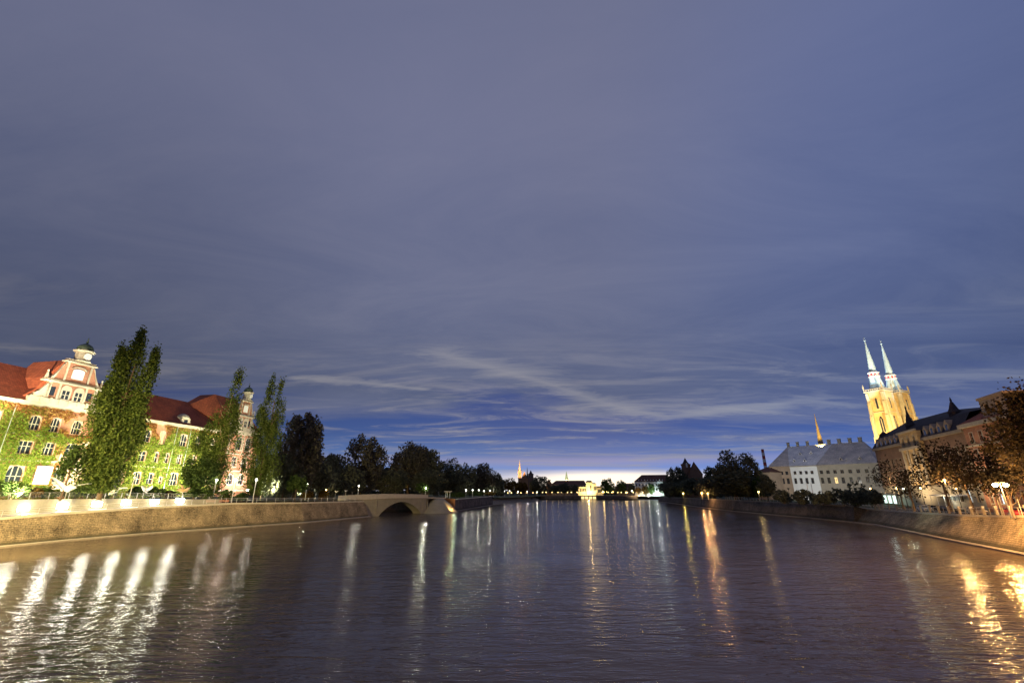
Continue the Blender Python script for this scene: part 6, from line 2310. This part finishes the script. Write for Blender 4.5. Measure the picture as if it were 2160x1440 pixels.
DK = 'dark trees of the left bank park'
dark = [(645, 869, 176, 44, 'tall dark tree with a domed crown right of the poplars', 9000, 'darkpurple', None),
        (610, 950, 172, 40, 'dark lower tree filling the gap right of the third poplar', 5000, 'dark', 'a'),
        (668, 955, 185, 40, 'dark lower tree at the right foot of the tall domed one', 5000, 'dark', 'a'),
        (712, 952, 205, 26, 'small dark tree in the dip before the broad rounded one', 4000, 'dark', 'a'),
        (772, 919, 215, 46, 'broad rounded dark tree, second highest of the park', 9000, 'darkpurple', None),
        (868, 931, 235, 44, 'very broad dark tree with a bumpy top in the middle of the park', 9000, 'darkpurple', None),
        (908, 941, 240, 30, 'dark tree at the right shoulder of the very broad one', 5000, 'dark', 'a'),
        (950, 966, 262, 36, 'dark tree on the falling right slope of the park', 5000, 'dark', 'b'),
        (985, 976, 275, 24, 'dark tree just before the last dip of the park', 4000, 'dark', 'b'),
        (1022, 976, 300, 26, 'dark tree standing a little apart near the end of the park', 5000, 'darkpurple', 'c'),
        (1045, 992, 315, 15, 'last small dark tree of the park before the open sky', 3000, 'dark', 'b'),
        (735, 975, 200, 40, 'low dark tree above the bridge approach', 5000, 'dark', 'b'),
        (830, 985, 222, 40, 'low dark tree above the arch of the footbridge', 5000, 'dark', 'b'),
        (905, 985, 228, 40, 'low dark tree behind the brightly lit lamp', 5000, 'dark', 'b'),
        (560, 985, 175, 26, 'low dark tree behind the third poplar', 4000, 'dark', 'b'),
        (965, 1000, 258, 30, 'low dark tree above the green lit bank', 4000, 'dark', 'b'),
        (1010, 1003, 300, 26, 'low dark tree above the bright bushes', 4000, 'dark', 'b')]
for px, py, D, hw, lab, n, lf_, proto in dark:
    tree(lab, px, py, D, 5.5, hw, lf_, n, 0.85, 'round', DK, 0.05, proto=proto)
def wood(label, pxs, D, zg, tops, n, size=1.1):
    P = []
    px = RNG.uniform(pxs[0], pxs[-1], n)
    u = RNG.random(n) ** 0.8
    dd = D + RNG.uniform(-6, 6, n)
    for i in range(n):
        ty = np.interp(px[i], pxs, tops) + 3 * math.sin(px[i] * 0.21) + 2 * math.sin(px[i] * 0.53)
        q = PD(px[i], ty, dd[i])
        P.append((q.x, q.y, zg + (q.z - zg) * u[i]))
    return tag(leaf_object('woods', np.array(P), size, LEAF['dark']), label, 'woods', kind='stuff')


wood('dark mass of far park woods behind the left bank trees', [540, 700, 850, 960, 1062], 330, 5, [985, 985, 985, 1000, 1012], 16000, 2.2)
wood('dark mass of undergrowth and woods behind the island', [1400, 1480, 1560, 1625], 345, 4, [1018, 1010, 1005, 1010], 6000, 2.0)
wood('far dark line of trees along the horizon beyond the far bank', [1040, 1150, 1250, 1300, 1345, 1420], 640, 3, [1026, 1024, 1028, 1027, 1029, 1027], 5000, 2.6)
# leafy branches lit by lamps
tree('bright green lit tree around the lamp past the footbridge', 893, 1016, 207, 5.3, 15, 'green', 1500, 0.5, 'round', base=0.3)
tree('green lit tree leaning over the lamp by the orange bushes', 630, 1000, 158, 5.4, 20, 'green', 2200, 0.5, 'round', base=0.2)
for px, py, D, hw, lf_, lab in ((650, 1035, 170, 13, 'autumn', 'orange lit bush left of the white birds on poles'), (682, 1036, 172, 10, 'autumn', 'second orange lit bush beneath the white birds on poles'),
                                (1000, 1036, 262, 20, 'green', 'bright green bush on the bank above the dark quay'), (965, 1038, 232, 22, 'green', 'broad green lit bush beside the white pergola'),
                                (1032, 1037, 300, 14, 'autumn', 'brownish bush at the end of the dark quay')):
    top = PD(px, py, D)
    bush(lab, top.x, top.y, 5.0, hw * D / 930, top.z - 5.0, lf_, 1500, 0.4, 'bushes along the left bank')

FT = 'round trees of the far waterfront'
far = [(1075, 1008, 440, 20, 'autumn', 'dusky far tree in front of the orange church'), (1100, 1016, 455, 14, 'autumn', 'orange lit far tree right under the orange church tower'),
       (1141, 1000, 460, 20, 'dark', 'big dark far tree right of the orange church'), (1128, 1010, 470, 12, 'dark', 'dark far tree tucked left of the big one'),
       (1168, 1022, 455, 12, 'dark', 'small dark far tree left of the long house'), (1190, 1018, 452, 15, 'dark', 'dark far tree before the middle of the long house'),
       (1209, 1019, 452, 12, 'dark', 'dark far tree at the right end of the long house'), (1280, 1008, 458, 15, 'green', 'round far tree standing alone above the yellow lamp pair'),
       (1310, 1012, 470, 11, 'green', 'far tree rising left of the low dark roofed house'), (1299, 1022, 468, 10, 'dark', 'low dark far tree right of the round lone one'),
       (1334, 1018, 466, 10, 'dark', 'dark far tree at the left corner of the white palace'), (1345, 1026, 448, 7, 'autumn', 'small orange lit tree before the left end of the white palace'),
       (1360, 1024, 447, 7, 'autumn', 'small brown tree before the middle of the white palace'), (1372, 1018, 447, 8, 'green', 'thin green lit tree before the white palace'),
       (1398, 1017, 445, 13, 'dark', 'dark tree before the right end of the white palace')]
for px, py, D, hw, lf_, lab in far:
    tree(lab, px, py, D, 3.0, hw, lf_, 2200, 1.1, 'round', FT, 0.12, proto='f' + str(px % 2))

IS = 'dark trees of the island on the right'
for px, py, D, hw, n, pr, lab in ((1414, 987, 330, 12, 3000, 'i1', 'upright dark tree at the left tip of the island'), (1432, 985, 320, 16, 4000, 'i1', 'dark island tree covering the foot of the brick tower'),
                                  (1420, 1015, 310, 24, 4000, 'i2', 'low broad dark tree at the waterline of the island tip'), (1462, 1005, 300, 32, 5000, 'i2', 'broad dark tree in front of the red brick gable'),
                                  (1500, 985, 262, 22, 4000, 'i1', 'dark tree with gaps left of the great island tree'), (1545, 946, 235, 44, 11000, None, 'great round dark tree, highest of the island'),
                                  (1490, 1005, 250, 26, 4000, 'i2', 'low dark tree above the strongest orange lamp'), (1580, 1003, 228, 24, 4000, 'i2', 'low dark tree at the right foot of the great one'),
                                  (1545, 995, 225, 42, 6000, 'i1', 'broad dark lower tree in front of the great one'), (1612, 1000, 212, 18, 4000, 'i1', 'dark tree against the left end of the steep roofed building')):
    tree(lab, px, py, D, 4.3, hw, 'dark', n, 0.8, 'round', IS, 0.06, proto=pr)
tree('greenish lit tree between the island trees and the steep roofed building', 1598, 1004, 222, 4.3, 14, 'green', 2500, 0.6, 'round', IS)
for px, py, D, hw, lab in ((1650, 1033, 178, 14, 'dark shrub under the left end wall of the steep roofed building'), (1690, 1034, 172, 14, 'dark shrub behind the two flagpoles'), (1730, 1032, 168, 16, 'dark shrub right of the flagpoles'),
                           (1772, 1030, 164, 18, 'dark shrub under the middle windows of the steep roofed building'), (1800, 1020, 162, 16, 'tallest dark shrub beside the thin lit strip'), (1832, 1035, 160, 14, 'dark shrub just left of the first pale posts')):
    top = PD(px, py, D)
    bush(lab, top.x, top.y, 4.2, hw * D / 930 * 1.25, top.z - 4.2, 'dark', 1800, 0.5, 'shrubs below the steep roofed building')

ST = 'street trees before the old buildings'
st = [(1878, 968, 138, 34, 'brown', 6500, 'street tree before the left half of the dark ornate building'), (1905, 985, 130, 22, 'brown', 3500, 'smaller street tree before the stone bay'),
      (1962, 930, 128, 36, 'brown', 8500, 'broad brown street tree right of the stone bay'), (2010, 935, 118, 38, 'brown', 8500, 'brown street tree glowing orange near its lower leaves'),
      (2062, 925, 112, 36, 'brown', 8000, 'street tree left of the double lamp, leaves lit orange'), (2142, 820, 104, 60, 'brown', 16000, 'tallest street tree filling the right edge of the frame')]
for px, py, D, hw, lf_, n, lab in st:
    tree(lab, px, py, D, 4.7, hw, lf_, int(n * (0.15 if px < 1950 else 0.22 if px < 2100 else 0.6)), 0.40, 'round', ST, 0.2, name='street_tree', rag=0.5, wfac=1.2)
tree('street tree overhanging the double lamp', 2105, 985, 106, 4.7, 34, 'brown', 1500, 0.35, 'round', ST, 0.35, name='street_tree', rag=0.3)

# shrubs along the museum front
sh = [(0, 1018, 'wide dark shrub at the frame edge under the museum windows', 2.6, 'bush'), (35, 1016, 'dark green shrub left of the white banner', 2.4, 'bush'), (75, 1030, 'reddish low shrub below the white banner', 1.6, 'autumn'),
      (110, 1026, 'green shrub behind the first white bird', 2.0, 'bush'), (165, 1024, 'dense shrub between the first white bird and the big poplar', 2.2, 'green'), (205, 1022, 'dark shrub left of the big poplar trunk', 2.4, 'bush'),
      (225, 1030, 'green shrub at the foot of the big poplar', 1.8, 'green'), (295, 1026, 'bright green shrub behind the lamp post', 2.0, 'green'), (330, 1028, 'bright green shrub right of the small upright bird', 2.0, 'green'),
      (358, 1036, 'round clipped brown shrub beside the tan bird', 1.9, 'brown'), (410, 1030, 'dark shrub right of the tan bird', 2.2, 'green'), (440, 1036, 'bluish green shrub behind the benches', 1.8, 'green'),
      (480, 1034, 'lit green shrub before the end wing', 2.0, 'green'), (512, 1040, 'dark shrub under the glaring floodlight', 1.6, 'bush')]
for px, py, lab, r_, lf_ in sh:
    D = 122 + px * 0.035
    top = PD(px, py, D)
    zz_ = 6.8 if px < 430 else 5.8
    bush(lab, top.x, top.y, zz_, r_, max(0.9, top.z - zz_), lf_, 1300, 0.32)
